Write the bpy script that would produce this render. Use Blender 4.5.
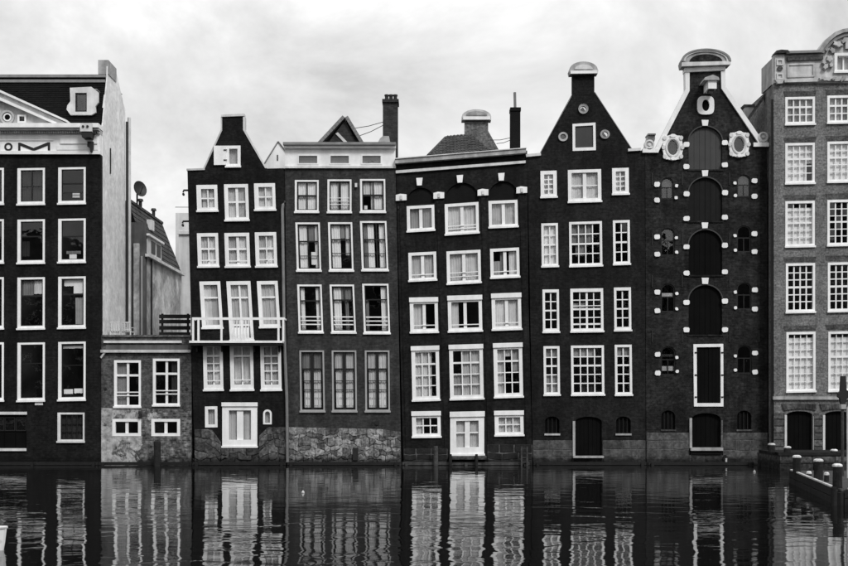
import bpy, bmesh, math, random
from mathutils import Vector, noise
rnd = random.Random(7)
R = math.radians
sc = bpy.context.scene
for o in list(bpy.data.objects): bpy.data.objects.remove(o)
C = sc.collection

# ------------------------------------------------------------------ camera, sky, sun, exposure
CAM_D, CAM_H, FPX = 60.0, 3.0, 1200.0          # metres to the facades, eye height above water, focal length in photo pixels
CX, HY = 424.0, 405.0                          # principal column and horizon row in the photograph
cd = bpy.data.cameras.new('camera'); cam = bpy.data.objects.new('camera', cd); C.objects.link(cam)
cam.location = (0, -CAM_D, CAM_H); cam.rotation_euler = (R(90), 0, 0)
cd.sensor_width = 36; cd.lens = 36 * FPX / 848; cd.shift_y = (HY - 283) / 848
cd.clip_start = 0.1; cd.clip_end = 6000
sc.camera = cam

SUN_EL, SUN_AZ = 45, 30                         # sun behind the camera and to its right, veiled by cloud
sd = bpy.data.lights.new('sun', 'SUN'); sd.energy = 1.5; sd.angle = R(14); sd.color = (1, 1, 1)
sun = bpy.data.objects.new('sun', sd); C.objects.link(sun)
sun.rotation_euler = (R(90 - SUN_EL), 0, R(SUN_AZ)); sun.location = (30, -60, 60)

w = bpy.data.worlds.new('World'); sc.world = w; w.use_nodes = True
nt = w.node_tree; nt.nodes.clear()
def N(t, tree=None, **k):
    n = (tree or nt).nodes.new(t)
    for a, b in k.items(): setattr(n, a, b)
    return n
L = nt.links.new
sky = N('ShaderNodeTexSky', sky_type='NISHITA'); sky.sun_disc = False
sky.sun_elevation = R(SUN_EL); sky.sun_rotation = R(180 - SUN_AZ)
bw = N('ShaderNodeRGBToBW'); L(sky.outputs[0], bw.inputs[0])
tc = N('ShaderNodeTexCoord'); sx = N('ShaderNodeSeparateXYZ'); L(tc.outputs['Generated'], sx.inputs[0])
az = N('ShaderNodeMath', operation='MAXIMUM'); L(sx.outputs[2], az.inputs[0]); az.inputs[1].default_value = 0.0
ad = N('ShaderNodeMath', operation='ADD'); L(az.outputs[0], ad.inputs[0]); ad.inputs[1].default_value = 0.55
dx = N('ShaderNodeMath', operation='DIVIDE'); L(sx.outputs[0], dx.inputs[0]); L(ad.outputs[0], dx.inputs[1])
dy = N('ShaderNodeMath', operation='DIVIDE'); L(sx.outputs[1], dy.inputs[0]); L(ad.outputs[0], dy.inputs[1])
cb = N('ShaderNodeCombineXYZ'); L(dx.outputs[0], cb.inputs[0]); L(dy.outputs[0], cb.inputs[1]); cb.inputs[2].default_value = 3.1
nz = N('ShaderNodeTexNoise'); nz.inputs['Scale'].default_value = 3.6; nz.inputs['Detail'].default_value = 7
nz.inputs['Roughness'].default_value = 0.60; nz.inputs['Distortion'].default_value = 0.35; L(cb.outputs[0], nz.inputs['Vector'])
cr = N('ShaderNodeValToRGB'); L(nz.outputs[0], cr.inputs[0])
e = cr.color_ramp.elements
e[0].position = 0.34; e[0].color = (0.48, 0.48, 0.48, 1)
e[1].position = 0.64; e[1].color = (0.88, 0.88, 0.88, 1)
m1 = e.new(0.45); m1.color = (0.62, 0.62, 0.62, 1)
m2 = e.new(0.53); m2.color = (0.71, 0.71, 0.71, 1)
sc10 = N('ShaderNodeMath', operation='MULTIPLY'); L(cr.outputs[0], sc10.inputs[0]); sc10.inputs[1].default_value = 10.0
grd = N('ShaderNodeMath', operation='MULTIPLY_ADD'); L(az.outputs[0], grd.inputs[0]); grd.inputs[1].default_value = 0.48; grd.inputs[2].default_value = 0.71   # overcast: zenith brighter than the horizon
cl = N('ShaderNodeMath', operation='MULTIPLY'); L(sc10.outputs[0], cl.inputs[0]); L(grd.outputs[0], cl.inputs[1]); sc10 = cl
mx = N('ShaderNodeMix', data_type='FLOAT'); mx.inputs[0].default_value = 0.92
L(bw.outputs[0], mx.inputs[2]); L(sc10.outputs[0], mx.inputs[3])
bg = N('ShaderNodeBackground'); bg.inputs[1].default_value = 0.1; L(mx.outputs[0], bg.inputs[0])
wo = N('ShaderNodeOutputWorld'); L(bg.outputs[0], wo.inputs[0])

sc.view_settings.view_transform = 'Standard'; sc.view_settings.look = 'None'
sc.view_settings.exposure = 0.6; sc.view_settings.gamma = 1.0

# ------------------------------------------------------------------ materials (the photograph is black and white)
MATS = {}
def mat(name, v, rough=0.8, spec=0.25, var=0.25, scale=1.2, streak=0.0, bump=0.0, bscale=18, brick=None, rand=0.0, metal=0.0, grain=0.0, gscale=14, algae=0.0, patch=0.0):
    m = bpy.data.materials.new(name); m.use_nodes = True; t = m.node_tree; t.nodes.clear(); l = t.links.new
    out = N('ShaderNodeOutputMaterial', t); b = N('ShaderNodeBsdfPrincipled', t); l(b.outputs[0], out.inputs[0])
    b.inputs['Roughness'].default_value = rough; b.inputs['Specular IOR Level'].default_value = spec; b.inputs['Metallic'].default_value = metal
    g = N('ShaderNodeNewGeometry', t); pos = g.outputs['Position']
    val = None
    def mul(a, bb):
        q = N('ShaderNodeMath', t, operation='MULTIPLY')
        for i, s in enumerate((a, bb)):
            if isinstance(s, (int, float)): q.inputs[i].default_value = s
            else: l(s, q.inputs[i])
        return q.outputs[0]
    def rng(fac, lo, hi, a=0.3, bb=0.7):
        q = N('ShaderNodeMapRange', t); l(fac, q.inputs[0]); q.inputs[1].default_value = a; q.inputs[2].default_value = bb
        q.inputs[3].default_value = lo; q.inputs[4].default_value = hi; return q.outputs[0]
    n1 = N('ShaderNodeTexNoise', t); n1.inputs['Scale'].default_value = scale; n1.inputs['Detail'].default_value = 8; n1.inputs['Roughness'].default_value = 0.62
    l(pos, n1.inputs['Vector'])
    val = mul(v, rng(n1.outputs[0], 1 - var, 1 + var))
    if streak:
        mp = N('ShaderNodeMapping', t); mp.inputs['Scale'].default_value = (3.2, 3.2, 0.22); l(pos, mp.inputs[0])
        n2 = N('ShaderNodeTexNoise', t); n2.inputs['Scale'].default_value = 1.0; n2.inputs['Detail'].default_value = 5; l(mp.outputs[0], n2.inputs['Vector'])
        val = mul(val, rng(n2.outputs[0], 1 - streak, 1 + streak * 0.6))
    if grain:
        n4 = N('ShaderNodeTexNoise', t); n4.inputs['Scale'].default_value = gscale; n4.inputs['Detail'].default_value = 4; l(pos, n4.inputs['Vector'])
        val = mul(val, rng(n4.outputs[0], 1 - grain, 1 + grain))
    hgt = None
    if brick:
        s3 = N('ShaderNodeSeparateXYZ', t); l(pos, s3.inputs[0])
        a3 = N('ShaderNodeMath', t, operation='ADD'); l(s3.outputs[0], a3.inputs[0]); l(s3.outputs[1], a3.inputs[1])
        c3 = N('ShaderNodeCombineXYZ', t); l(a3.outputs[0], c3.inputs[0]); l(s3.outputs[2], c3.inputs[1])
        bt = N('ShaderNodeTexBrick', t); l(c3.outputs[0], bt.inputs[0]); bt.inputs['Scale'].default_value = 1
        bt.inputs['Brick Width'].default_value = 0.23; bt.inputs['Row Height'].default_value = 0.075; bt.inputs['Mortar Size'].default_value = 0.008
        bt.inputs['Color1'].default_value = (1 - brick,) * 3 + (1,); bt.inputs['Color2'].default_value = (1 + brick,) * 3 + (1,)
        bt.inputs['Mortar'].default_value = (1 + 0.9 * brick,) * 3 + (1,)
        val = mul(val, bt.outputs[0])
        hgt = bt.outputs[1]
    if rand:
        oi = N('ShaderNodeObjectInfo', t); val = mul(val, rng(oi.outputs['Random'], 1 - rand, 1 + rand, 0, 1))
    if patch:                                              # repainted and sooty areas
        n6 = N('ShaderNodeTexNoise', t); n6.inputs['Scale'].default_value = 0.45; n6.inputs['Detail'].default_value = 6; n6.inputs['Roughness'].default_value = 0.7; n6.inputs['Distortion'].default_value = 1.2; l(pos, n6.inputs['Vector'])
        val = mul(val, rng(n6.outputs[0], 1 - patch, 1 + patch * 1.3, 0.40, 0.60))
    if algae:                                              # wet growth at the waterline
        s5_ = N('ShaderNodeSeparateXYZ', t); l(pos, s5_.inputs[0])
        n5 = N('ShaderNodeTexNoise', t); n5.inputs['Scale'].default_value = 2.2; n5.inputs['Detail'].default_value = 6; l(pos, n5.inputs['Vector'])
        q5 = N('ShaderNodeMath', t, operation='MULTIPLY_ADD'); l(n5.outputs[0], q5.inputs[0]); q5.inputs[1].default_value = -0.75; l(s5_.outputs[2], q5.inputs[2])
        val = mul(val, rng(q5.outputs[0], 1 - algae, 1, -0.10, 0.10))
    l(val, b.inputs['Base Color'])
    if bump or brick:
        n3 = N('ShaderNodeTexNoise', t); n3.inputs['Scale'].default_value = bscale; n3.inputs['Detail'].default_value = 5; l(pos, n3.inputs['Vector'])
        h = n3.outputs[0]
        if hgt is not None:
            q = N('ShaderNodeMath', t, operation='SUBTRACT'); l(h, q.inputs[0]); l(hgt, q.inputs[1]); h = q.outputs[0]
        bp = N('ShaderNodeBump', t); bp.inputs['Strength'].default_value = 0.6; bp.inputs['Distance'].default_value = bump or 0.008
        l(h, bp.inputs['Height']); l(bp.outputs[0], b.inputs['Normal'])
    MATS[name] = m; return m

mat('black_paint_brick', 0.0105, 0.75, 0.10, 0.3, 0.8, 0.3, brick=0.28, grain=0.45, gscale=7, patch=0.3, algae=0.5)
mat('black_paint_b', 0.0085, 0.75, 0.10, 0.3, 0.8, 0.3, brick=0.28, grain=0.45, gscale=7, patch=0.3, algae=0.5)
mat('black_paint_c', 0.011, 0.75, 0.10, 0.3, 0.8, 0.28, brick=0.28, grain=0.45, gscale=7, patch=0.25)
mat('warehouse_brick', 0.0165, 0.8, 0.10, 0.35, 0.9, 0.28, brick=0.36, grain=0.5, gscale=7, patch=0.35)
mat('tar_wall', 0.007, 0.7, 0.10, 0.25, 0.7, 0.2, brick=0.10)
mat('grey_paint_brick', 0.036, 0.8, 0.10, 0.22, 0.8, 0.26, brick=0.22, grain=0.35, gscale=7, patch=0.18)
mat('brown_brick', 0.15, 0.9, 0.10, 0.25, 0.9, 0.2, brick=0.22, grain=0.45, gscale=11)
mat('annex_brick', 0.07, 0.9, 0.10, 0.4, 1.3, 0.25, brick=0.3, grain=0.45, gscale=10)
mat('white_paint', 0.80, 0.55, 0.25, 0.08, 1.3, 0.10, grain=0.035, gscale=9)
mat('old_white', 0.60, 0.65, 0.25, 0.16, 2.2, 0.18)
mat('dirty_white', 0.47, 0.75, 0.2, 0.25, 2.5, 0.25)
mat('stone_trim', 0.34, 0.85, 0.15, 0.28, 2.2, 0.3, bump=0.01)
mat('grey_frame', 0.33, 0.6, 0.3, 0.12, 2.0, 0.1)
mat('black_sash', 0.012, 0.45, 0.3, 0.1, 2)
mat('mortar', 0.11, 0.95, 0.1, 0.5, 5, bump=0.03, algae=0.75)
mat('rubble_stone', 0.17, 0.92, 0.12, 0.55, 3.0, bump=0.05, bscale=7, rand=0.6, grain=0.6, gscale=9, algae=0.75)
mat('dark_stone', 0.075, 0.92, 0.12, 0.6, 2.2, 0.2, bump=0.04, bscale=7, rand=0.45, grain=0.6, gscale=8, algae=0.7)
mat('ashlar_stone', 0.075, 0.9, 0.12, 0.5, 1.6, 0.35, bump=0.02, bscale=9, rand=0.22, grain=0.4, gscale=9, algae=0.7)
mat('plaster', 0.74, 0.9, 0.12, 0.16, 1.6, 0.07, bump=0.015, bscale=4, grain=0.12, gscale=5, patch=0.08)
mat('grey_plaster', 0.42, 0.9, 0.12, 0.35, 0.9, 0.15, bump=0.02, bscale=4, grain=0.2, gscale=5, patch=0.3)
mat('dark_plaster', 0.10, 0.9, 0.12, 0.35, 0.9, 0.35)
mat('pale_plaster', 0.55, 0.9, 0.12, 0.15, 0.9, 0.22)
mat('roof_tile', 0.055, 0.8, 0.18, 0.45, 2.0, grain=0.35)
mat('slate', 0.009, 0.7, 0.08, 0.3, 1.5, grain=0.25)
mat('lead', 0.20, 0.6, 0.3, 0.25, 2.0)
mat('iron', 0.015, 0.55, 0.3, 0.2, 4)
mat('zinc', 0.18, 0.5, 0.4, 0.2, 3, 0.2)
mat('black_door', 0.0045, 0.6, 0.04, 0.2, 1.6, 0.2)
mat('dark_shutter', 0.013, 0.6, 0.06, 0.2, 1.6, 0.2)
mat('grey_shutter', 0.050, 0.6, 0.2, 0.12, 1.6, 0.12)
mat('net_curtain', 0.62, 0.95, 0.05, 0.15, 1.5, 0.15, rand=0.25)
mat('grey_curtain', 0.32, 0.95, 0.05, 0.2, 1.5, 0.15, rand=0.4)
mat('white_curtain', 0.88, 0.95, 0.05, 0.08, 1.5, 0.05)
mat('roller_blind', 0.85, 0.95, 0.05, 0.05, 1.5, 0.04)
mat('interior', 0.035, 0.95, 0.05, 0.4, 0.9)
mat('timber', 0.018, 0.85, 0.15, 0.4, 2.5, 0.3, bump=0.02, grain=0.3)
mat('wet_timber', 0.010, 0.5, 0.3, 0.4, 2.0, grain=0.3)
mat('grey_timber', 0.055, 0.85, 0.15, 0.4, 2.5, 0.3, bump=0.02, grain=0.3)
mat('cap_white', 0.5, 0.85, 0.15, 0.4, 4, grain=0.3, gscale=12, rand=0.2)
mat('ground', 0.08, 0.95, 0.1, 0.3, 0.3)
mat('opposite_brick', 0.05, 0.9, 0.1, 0.3, 0.4)
mat('boat_white', 0.75, 0.35, 0.5, 0.06, 3)
mat('brick_chimney', 0.035, 0.9, 0.1, 0.35, 1.5, brick=0.3)

# flaking whitewash over brick, with a ragged shape of its own
def flaking():
    m = mat('flaking_wall', 0.10, 0.92, 0.1, 0.5, 1.8, 0.2, brick=0.55, grain=0.8, gscale=6, algae=0.6)
    t = m.node_tree; l = t.links.new; b = [n for n in t.nodes if n.type == 'BSDF_PRINCIPLED'][0]
    src = b.inputs['Base Color'].links[0].from_socket
    g = N('ShaderNodeNewGeometry', t); s = N('ShaderNodeSeparateXYZ', t); l(g.outputs[0], s.inputs[0])
    n = N('ShaderNodeTexNoise', t); n.inputs['Scale'].default_value = 1.1; n.inputs['Detail'].default_value = 12; n.inputs['Roughness'].default_value = 0.68; n.inputs['Distortion'].default_value = 0.6
    l(g.outputs[0], n.inputs['Vector'])
    k = N('ShaderNodeMath', t, operation='MULTIPLY_ADD'); l(s.outputs[0], k.inputs[0]); k.inputs[1].default_value = -0.085; k.inputs[2].default_value = -1.25
    a = N('ShaderNodeMath', t, operation='ADD'); l(n.outputs[0], a.inputs[0]); l(k.outputs[0], a.inputs[1])
    r = N('ShaderNodeMapRange', t); l(a.outputs[0], r.inputs[0]); r.inputs[1].default_value = 0.47; r.inputs[2].default_value = 0.51
    n2 = N('ShaderNodeTexNoise', t); n2.inputs['Scale'].default_value = 3; n2.inputs['Roughness'].default_value = 0.7; n2.inputs['Detail'].default_value = 6; l(g.outputs[0], n2.inputs['Vector'])
    v = N('ShaderNodeMapRange', t); l(n2.outputs[0], v.inputs[0]); v.inputs[1].default_value = 0.3; v.inputs[2].default_value = 0.7; v.inputs[3].default_value = 0.10; v.inputs[4].default_value = 0.58
    x = N('ShaderNodeMix', t, data_type='FLOAT'); l(r.outputs[0], x.inputs[0]); l(src, x.inputs[2]); l(v.outputs[0], x.inputs[3])
    l(x.outputs[0], b.inputs['Base Color'])
flaking()

def glass_mat():
    m = bpy.data.materials.new('window_glass'); m.use_nodes = True; t = m.node_tree; t.nodes.clear(); l = t.links.new
    out = N('ShaderNodeOutputMaterial', t); x = N('ShaderNodeMixShader', t); l(x.outputs[0], out.inputs[0])
    tr = N('ShaderNodeBsdfTransparent', t); tr.inputs[0].default_value = (0.92, 0.92, 0.92, 1)
    gl = N('ShaderNodeBsdfGlossy', t); gl.inputs['Roughness'].default_value = 0.015
    fr = N('ShaderNodeLayerWeight', t); fr.inputs[0].default_value = 0.5
    pw = N('ShaderNodeMath', t, operation='POWER'); l(fr.outputs['Facing'], pw.inputs[0]); pw.inputs[1].default_value = 5.0
    mu = N('ShaderNodeMath', t, operation='MULTIPLY_ADD'); l(pw.outputs[0], mu.inputs[0]); mu.inputs[1].default_value = 0.9; mu.inputs[2].default_value = 0.075; mu.use_clamp = True
    g = N('ShaderNodeNewGeometry', t); n = N('ShaderNodeTexNoise', t); n.inputs['Scale'].default_value = 1.6; l(g.outputs[0], n.inputs['Vector'])
    bp = N('ShaderNodeBump', t); bp.inputs['Distance'].default_value = 0.006; bp.inputs['Strength'].default_value = 0.5; l(n.outputs[0], bp.inputs['Height']); l(bp.outputs[0], gl.inputs['Normal'])
    l(mu.outputs[0], x.inputs[0]); l(tr.outputs[0], x.inputs[1]); l(gl.outputs[0], x.inputs[2])
    MATS['window_glass'] = m
glass_mat()

def water_mat():
    m = bpy.data.materials.new('canal_water'); m.use_nodes = True; t = m.node_tree; b = t.nodes['Principled BSDF']; l = t.links.new
    b.inputs['Base Color'].default_value = (0.004, 0.004, 0.004, 1); b.inputs['Roughness'].default_value = 0.03; b.inputs['IOR'].default_value = 1.36
    g = N('ShaderNodeNewGeometry', t)
    mp = N('ShaderNodeMapping', t); mp.inputs['Scale'].default_value = (0.75, 1.0, 1.0); l(g.outputs[0], mp.inputs[0])
    n1 = N('ShaderNodeTexNoise', t); n1.inputs['Scale'].default_value = 0.9; n1.inputs['Detail'].default_value = 2.0; n1.inputs['Roughness'].default_value = 0.42; n1.inputs['Distortion'].default_value = 0.8
    l(mp.outputs[0], n1.inputs['Vector'])
    n0 = N('ShaderNodeTexNoise', t); n0.inputs['Scale'].default_value = 0.09; n0.inputs['Detail'].default_value = 2; l(g.outputs[0], n0.inputs['Vector'])
    q = N('ShaderNodeMapRange', t); l(n0.outputs[0], q.inputs[0]); q.inputs[1].default_value = 0.35; q.inputs[2].default_value = 0.65; q.inputs[3].default_value = 0.55; q.inputs[4].default_value = 1.25
    k = N('ShaderNodeMath', t, operation='MULTIPLY'); l(n1.outputs[0], k.inputs[0]); l(q.outputs[0], k.inputs[1])
    bp = N('ShaderNodeBump', t); bp.inputs['Strength'].default_value = 1.0; bp.inputs['Distance'].default_value = 0.020; l(k.outputs[0], bp.inputs['Height'])
    mp2 = N('ShaderNodeMapping', t); mp2.inputs['Scale'].default_value = (2.2, 9.0, 1.0); mp2.inputs['Rotation'].default_value = (0, 0, 0.12); l(g.outputs[0], mp2.inputs[0])
    n7 = N('ShaderNodeTexNoise', t); n7.inputs['Scale'].default_value = 1.0; n7.inputs['Detail'].default_value = 2; l(mp2.outputs[0], n7.inputs['Vector'])
    bp2 = N('ShaderNodeBump', t); bp2.inputs['Strength'].default_value = 1.0; bp2.inputs['Distance'].default_value = 0.0011; l(n7.outputs[0], bp2.inputs['Height']); l(bp.outputs[0], bp2.inputs['Normal']); l(bp2.outputs[0], b.inputs['Normal'])
    MATS['canal_water'] = m
water_mat()

# ------------------------------------------------------------------ building blocks
ORG = {}
def tag(o, label=None, cat=None, group=None, kind=None):
    for k, v in (('label', label), ('category', cat), ('group', group), ('kind', kind)):
        if v: o[k] = v
    return o
def new(name, verts, faces, m, parent=None, origin=None, smooth=False, kind=None):
    vs = [Vector(v) for v in verts]
    if origin is None:
        lo = Vector([min(v[i] for v in vs) for i in range(3)]); hi = Vector([max(v[i] for v in vs) for i in range(3)])
        origin = (lo + hi) / 2
        if parent is None: origin.z = lo.z
    origin = Vector(origin)
    me = bpy.data.meshes.new(name); me.from_pydata([tuple(v - origin) for v in vs], [], faces)
    bm = bmesh.new(); bm.from_mesh(me); bmesh.ops.recalc_face_normals(bm, faces=bm.faces); bm.to_mesh(me); bm.free()
    if smooth: me.shade_smooth()
    me.materials.append(MATS[m])
    o = bpy.data.objects.new(name, me); C.objects.link(o); ORG[o.name] = origin
    if parent is not None: o.parent = parent; o.location = origin - ORG[parent.name]
    else: o.location = origin
    if kind: o['kind'] = kind
    return o
def thing(name, loc, label, cat, group=None):
    o = bpy.data.objects.new(name, None); C.objects.link(o); o.location = loc; ORG[o.name] = Vector(loc); o.empty_display_size = 0.3
    return tag(o, label, cat, group)

class PL:                                                  # the vertical plane y = Y: photo pixel -> metres on that plane
    def __init__(s, Y=0.0): s.Y = Y; s.f = (CAM_D + Y) / FPX
    def p(s, px, py, d=0.0): return Vector(((px - CX) * s.f, s.Y + d, CAM_H + (HY - py) * s.f))
def prism(name, pts, a, b, m, parent, P, **k):             # polygon in pixels, depths a..b from the plane
    n = len(pts); V = [P.p(x, y, a) for x, y in pts] + [P.p(x, y, b) for x, y in pts]
    F = [list(range(n)), list(range(2 * n - 1, n - 1, -1))] + [[i, (i + 1) % n, n + (i + 1) % n, n + i] for i in range(n)]
    return new(name, V, F, m, parent, **k)
def pbox(name, x0, y0, x1, y1, a, b, m, parent, P, **k):
    return prism(name, [(x0, y0), (x1, y0), (x1, y1), (x0, y1)], a, b, m, parent, P, **k)
def ring(name, outer, inner, a, b, m, parent, P, **k):
    n = len(outer); V = [P.p(x, y, d) for d in (a, b) for pts in (outer, inner) for x, y in pts]
    F = []
    for i in range(n):
        j = (i + 1) % n
        F += [[i, j, n + j, n + i], [2 * n + i, 2 * n + j, 3 * n + j, 3 * n + i], [i, j, 2 * n + j, 2 * n + i], [n + i, n + j, 3 * n + j, 3 * n + i]]
    return new(name, V, F, m, parent, **k)
def plate(name, outer, holes, a, b, m, parent, P):         # polygon with holes
    cu = bpy.data.curves.new('tmp', 'CURVE'); cu.dimensions = '2D'; cu.fill_mode = 'BOTH'; cu.extrude = 0.5
    for pts in [outer] + list(holes):
        s = cu.splines.new('POLY'); s.points.add(len(pts) - 1); s.use_cyclic_u = True
        for q, (x, y) in zip(s.points, pts):
            v = P.p(x, y); q.co = (v.x, v.z, 0, 1)
    o = bpy.data.objects.new('tmp', cu); C.objects.link(o)
    me = bpy.data.meshes.new_from_object(o.evaluated_get(bpy.context.evaluated_depsgraph_get()))
    V = [Vector((v.co.x, P.Y + (a if v.co.z < 0 else b), v.co.y)) for v in me.vertices]; F = [list(f.vertices) for f in me.polygons]
    bpy.data.objects.remove(o); bpy.data.curves.remove(cu); bpy.data.meshes.remove(me)
    r = new(name, V, F, m, parent)
    bm = bmesh.new(); bm.from_mesh(r.data); bmesh.ops.remove_doubles(bm, verts=bm.verts, dist=1e-5); bmesh.ops.recalc_face_normals(bm, faces=bm.faces); bm.to_mesh(r.data); bm.free()
    return r
def wbox(name, x0, x1, y0, y1, z0, z1, m, parent=None, **k):
    V = [(x, y, z) for x in (x0, x1) for y in (y0, y1) for z in (z0, z1)]
    F = [[0, 1, 3, 2], [4, 5, 7, 6], [0, 1, 5, 4], [2, 3, 7, 6], [0, 2, 6, 4], [1, 3, 7, 5]]
    return new(name, V, F, m, parent, **k)
def tube(name, pts, r, m, parent=None, n=8, r2=None, **k):
    pts = [Vector(p) for p in pts]; V = []; F = []
    for i, p in enumerate(pts):
        d = (pts[min(i + 1, len(pts) - 1)] - pts[max(i - 1, 0)]).normalized()
        u = d.orthogonal().normalized() if abs(d.z) < 0.9 else Vector((1, 0, 0)); u = (u - d * u.dot(d)).normalized(); v = d.cross(u)
        rr = r if r2 is None else r + (r2 - r) * i / (len(pts) - 1)
        V += [p + (u * math.cos(2 * math.pi * q / n) + v * math.sin(2 * math.pi * q / n)) * rr for q in range(n)]
    for i in range(len(pts) - 1):
        for q in range(n): F.append([i * n + q, i * n + (q + 1) % n, (i + 1) * n + (q + 1) % n, (i + 1) * n + q])
    F += [list(range(n)), list(range((len(pts) - 1) * n, len(pts) * n))]
    return new(name, V, F, m, parent, **k)
def lathe(name, prof, c, m, parent=None, n=14, **k):       # (radius, z) profile round the vertical through c
    V = []; F = []
    for r, z in prof: V += [(c[0] + r * math.cos(2 * math.pi * q / n), c[1] + r * math.sin(2 * math.pi * q / n), c[2] + z) for q in range(n)]
    for i in range(len(prof) - 1):
        for q in range(n): F.append([i * n + q, i * n + (q + 1) % n, (i + 1) * n + (q + 1) % n, (i + 1) * n + q])
    F += [list(range(n)), list(range((len(prof) - 1) * n, len(prof) * n))]
    return new(name, V, F, m, parent, **k)
def ell(cx, cy, rx, ry, n=20): return [(cx + rx * math.cos(2 * math.pi * i / n), cy + ry * math.sin(2 * math.pi * i / n)) for i in range(n)]
def arch(x0, y0, x1, y1, rise=None, n=12):                 # arched opening outline, clockwise from bottom left
    c = (x0 + x1) / 2; hw = (x1 - x0) / 2; rise = hw if rise is None else rise
    return [(x0, y1)] + [(c - hw * math.cos(math.pi * i / n), y0 + rise - rise * math.sin(math.pi * i / n)) for i in range(n + 1)] + [(x1, y1)]

def tiles(name, O, U, V, nu, nv, m, parent, wave=0.02, tri=None):   # roof slope O + u*U + v*V covered with overlapping tiles, one mesh
    O, U, V = Vector(O), Vector(U), Vector(V); nrm = U.cross(V).normalized()
    if nrm.z < 0: nrm = -nrm
    vs = []; fs = []
    for j in range(nv):
        for i in range(nu):
            a, b = i / nu, (i + 0.97) / nu; c, d = j / nv, (j + 1.12) / nv
            if tri:
                lo, hi = tri((c + d) / 2)
                if b < lo or a > hi: continue
                a, b = max(a, lo), min(b, hi)
            j0 = rnd.uniform(-0.006, 0.006)
            base = len(vs)
            for s, tt, h in ((a, c, 0.035), (b, c, 0.035), (b, d, 0.0), (a, d, 0.0)): vs.append(O + U * s + V * min(tt, 1.02) + nrm * (h + j0))
            mid = O + U * ((a + b) / 2) + V * c + nrm * (0.035 + wave + j0); vs.append(mid)
            mid2 = O + U * ((a + b) / 2) + V * min(d, 1.02) + nrm * (wave + j0); vs.append(mid2)
            vs.append(O + U * a + V * c - nrm * 0.02); vs.append(O + U * b + V * c - nrm * 0.02)
            fs += [[base, base + 4, base + 5, base + 3], [base + 4, base + 1, base + 2, base + 5], [base, base + 6, base + 7, base + 1, base + 4]]
    return new(name, vs, fs, m, parent, kind='stuff')

# ---- windows
def window(house, P, TL, wd, ht, kx=0.0, ky=0.0, fr=(2.2, 2.2, 2.2, 3.2), vb=(), hb=(), frame='white_paint', bar=None, curt=(), rails=(), hood=0,
           sill=True, d0=-0.03, shape=None, glass=True, name='window', sash=0):
    bar = bar or frame
    def q(u, v): return (TL[0] + u + kx * v, TL[1] + v + ky * u)
    l, r, t, b = fr
    outer = [q(0, 0), q(wd, 0), q(wd, ht), q(0, ht)]; inner = [q(l, t), q(wd - r, t), q(wd - r, ht - b), q(l, ht - b)]
    win = ring(name, outer, inner, d0, 0.13, frame, house, P)
    iw, ih = wd - l - r, ht - t - b
    if sash:                                               # thin movable sash inside the casing
        i2 = [q(l + sash, t + sash), q(wd - r - sash, t + sash), q(wd - r - sash, ht - b - sash), q(l + sash, ht - b - sash)]
        ring('sash', inner, i2, 0.03, 0.10, bar, win, P)
        l += sash; r += sash; t += sash; b += sash; iw -= 2 * sash; ih -= 2 * sash
    xs = [(l + f * iw - bw_ / 2, l + f * iw + bw_ / 2) for f, bw_ in vb]; ys = [(t + f * ih - bw_ / 2, t + f * ih + bw_ / 2) for f, bw_ in hb]
    for a, c in xs: prism('glazing_bar', [q(a, t), q(c, t), q(c, ht - b), q(a, ht - b)], 0.035, 0.092, bar, win, P)
    xe = [l] + [z for a in xs for z in a] + [wd - r]; ye = [t] + [z for a in ys for z in a] + [ht - b]
    for a, c in ys:
        for i in range(0, len(xe), 2): prism('glazing_bar', [q(xe[i], a), q(xe[i + 1], a), q(xe[i + 1], c), q(xe[i], c)], 0.038, 0.088, bar, win, P)
    if glass:
        for j in range(0, len(ye), 2):
            for i in range(0, len(xe), 2):
                tx, tz = rnd.uniform(-.004, .004), rnd.uniform(-.004, .004)
                pts = [q(xe[i], ye[j]), q(xe[i + 1], ye[j]), q(xe[i + 1], ye[j + 1]), q(xe[i], ye[j + 1])]
                V = [P.p(x, y, 0.062 + s1 * tx + s2 * tz) for (x, y), s1, s2 in zip(pts, (-1, 1, 1, -1), (1, 1, -1, -1))]
                new('pane', V, [[0, 1, 2, 3]], 'window_glass', win)
    for c in curt: curtain(win, P, q, l, t, iw, ih, *c)
    for f, th in rails:
        y = t + f * ih; prism('rail', [q(l - .4, y - th / 2), q(wd - r + .4, y - th / 2), q(wd - r + .4, y + th / 2), q(l - .4, y + th / 2)], -0.02, 0.02, frame, win, P)
    if hood: prism('head_board', [q(-.5, -.3), q(wd + .5, -.3), q(wd + .5, hood), q(-.5, hood)], d0 - 0.07, d0 - 0.002, frame, win, P)
    if sill: prism('sill', [q(-.7, ht - 1.2), q(wd + .7, ht - 1.2), q(wd + .7, ht + .6), q(-.7, ht + .6)], d0 - 0.07, d0 - 0.002, frame, win, P)
    e_ = 0.25
    return [q(e_, e_), q(wd - e_, e_), q(wd - e_, ht - e_), q(e_, ht - e_)]
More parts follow.
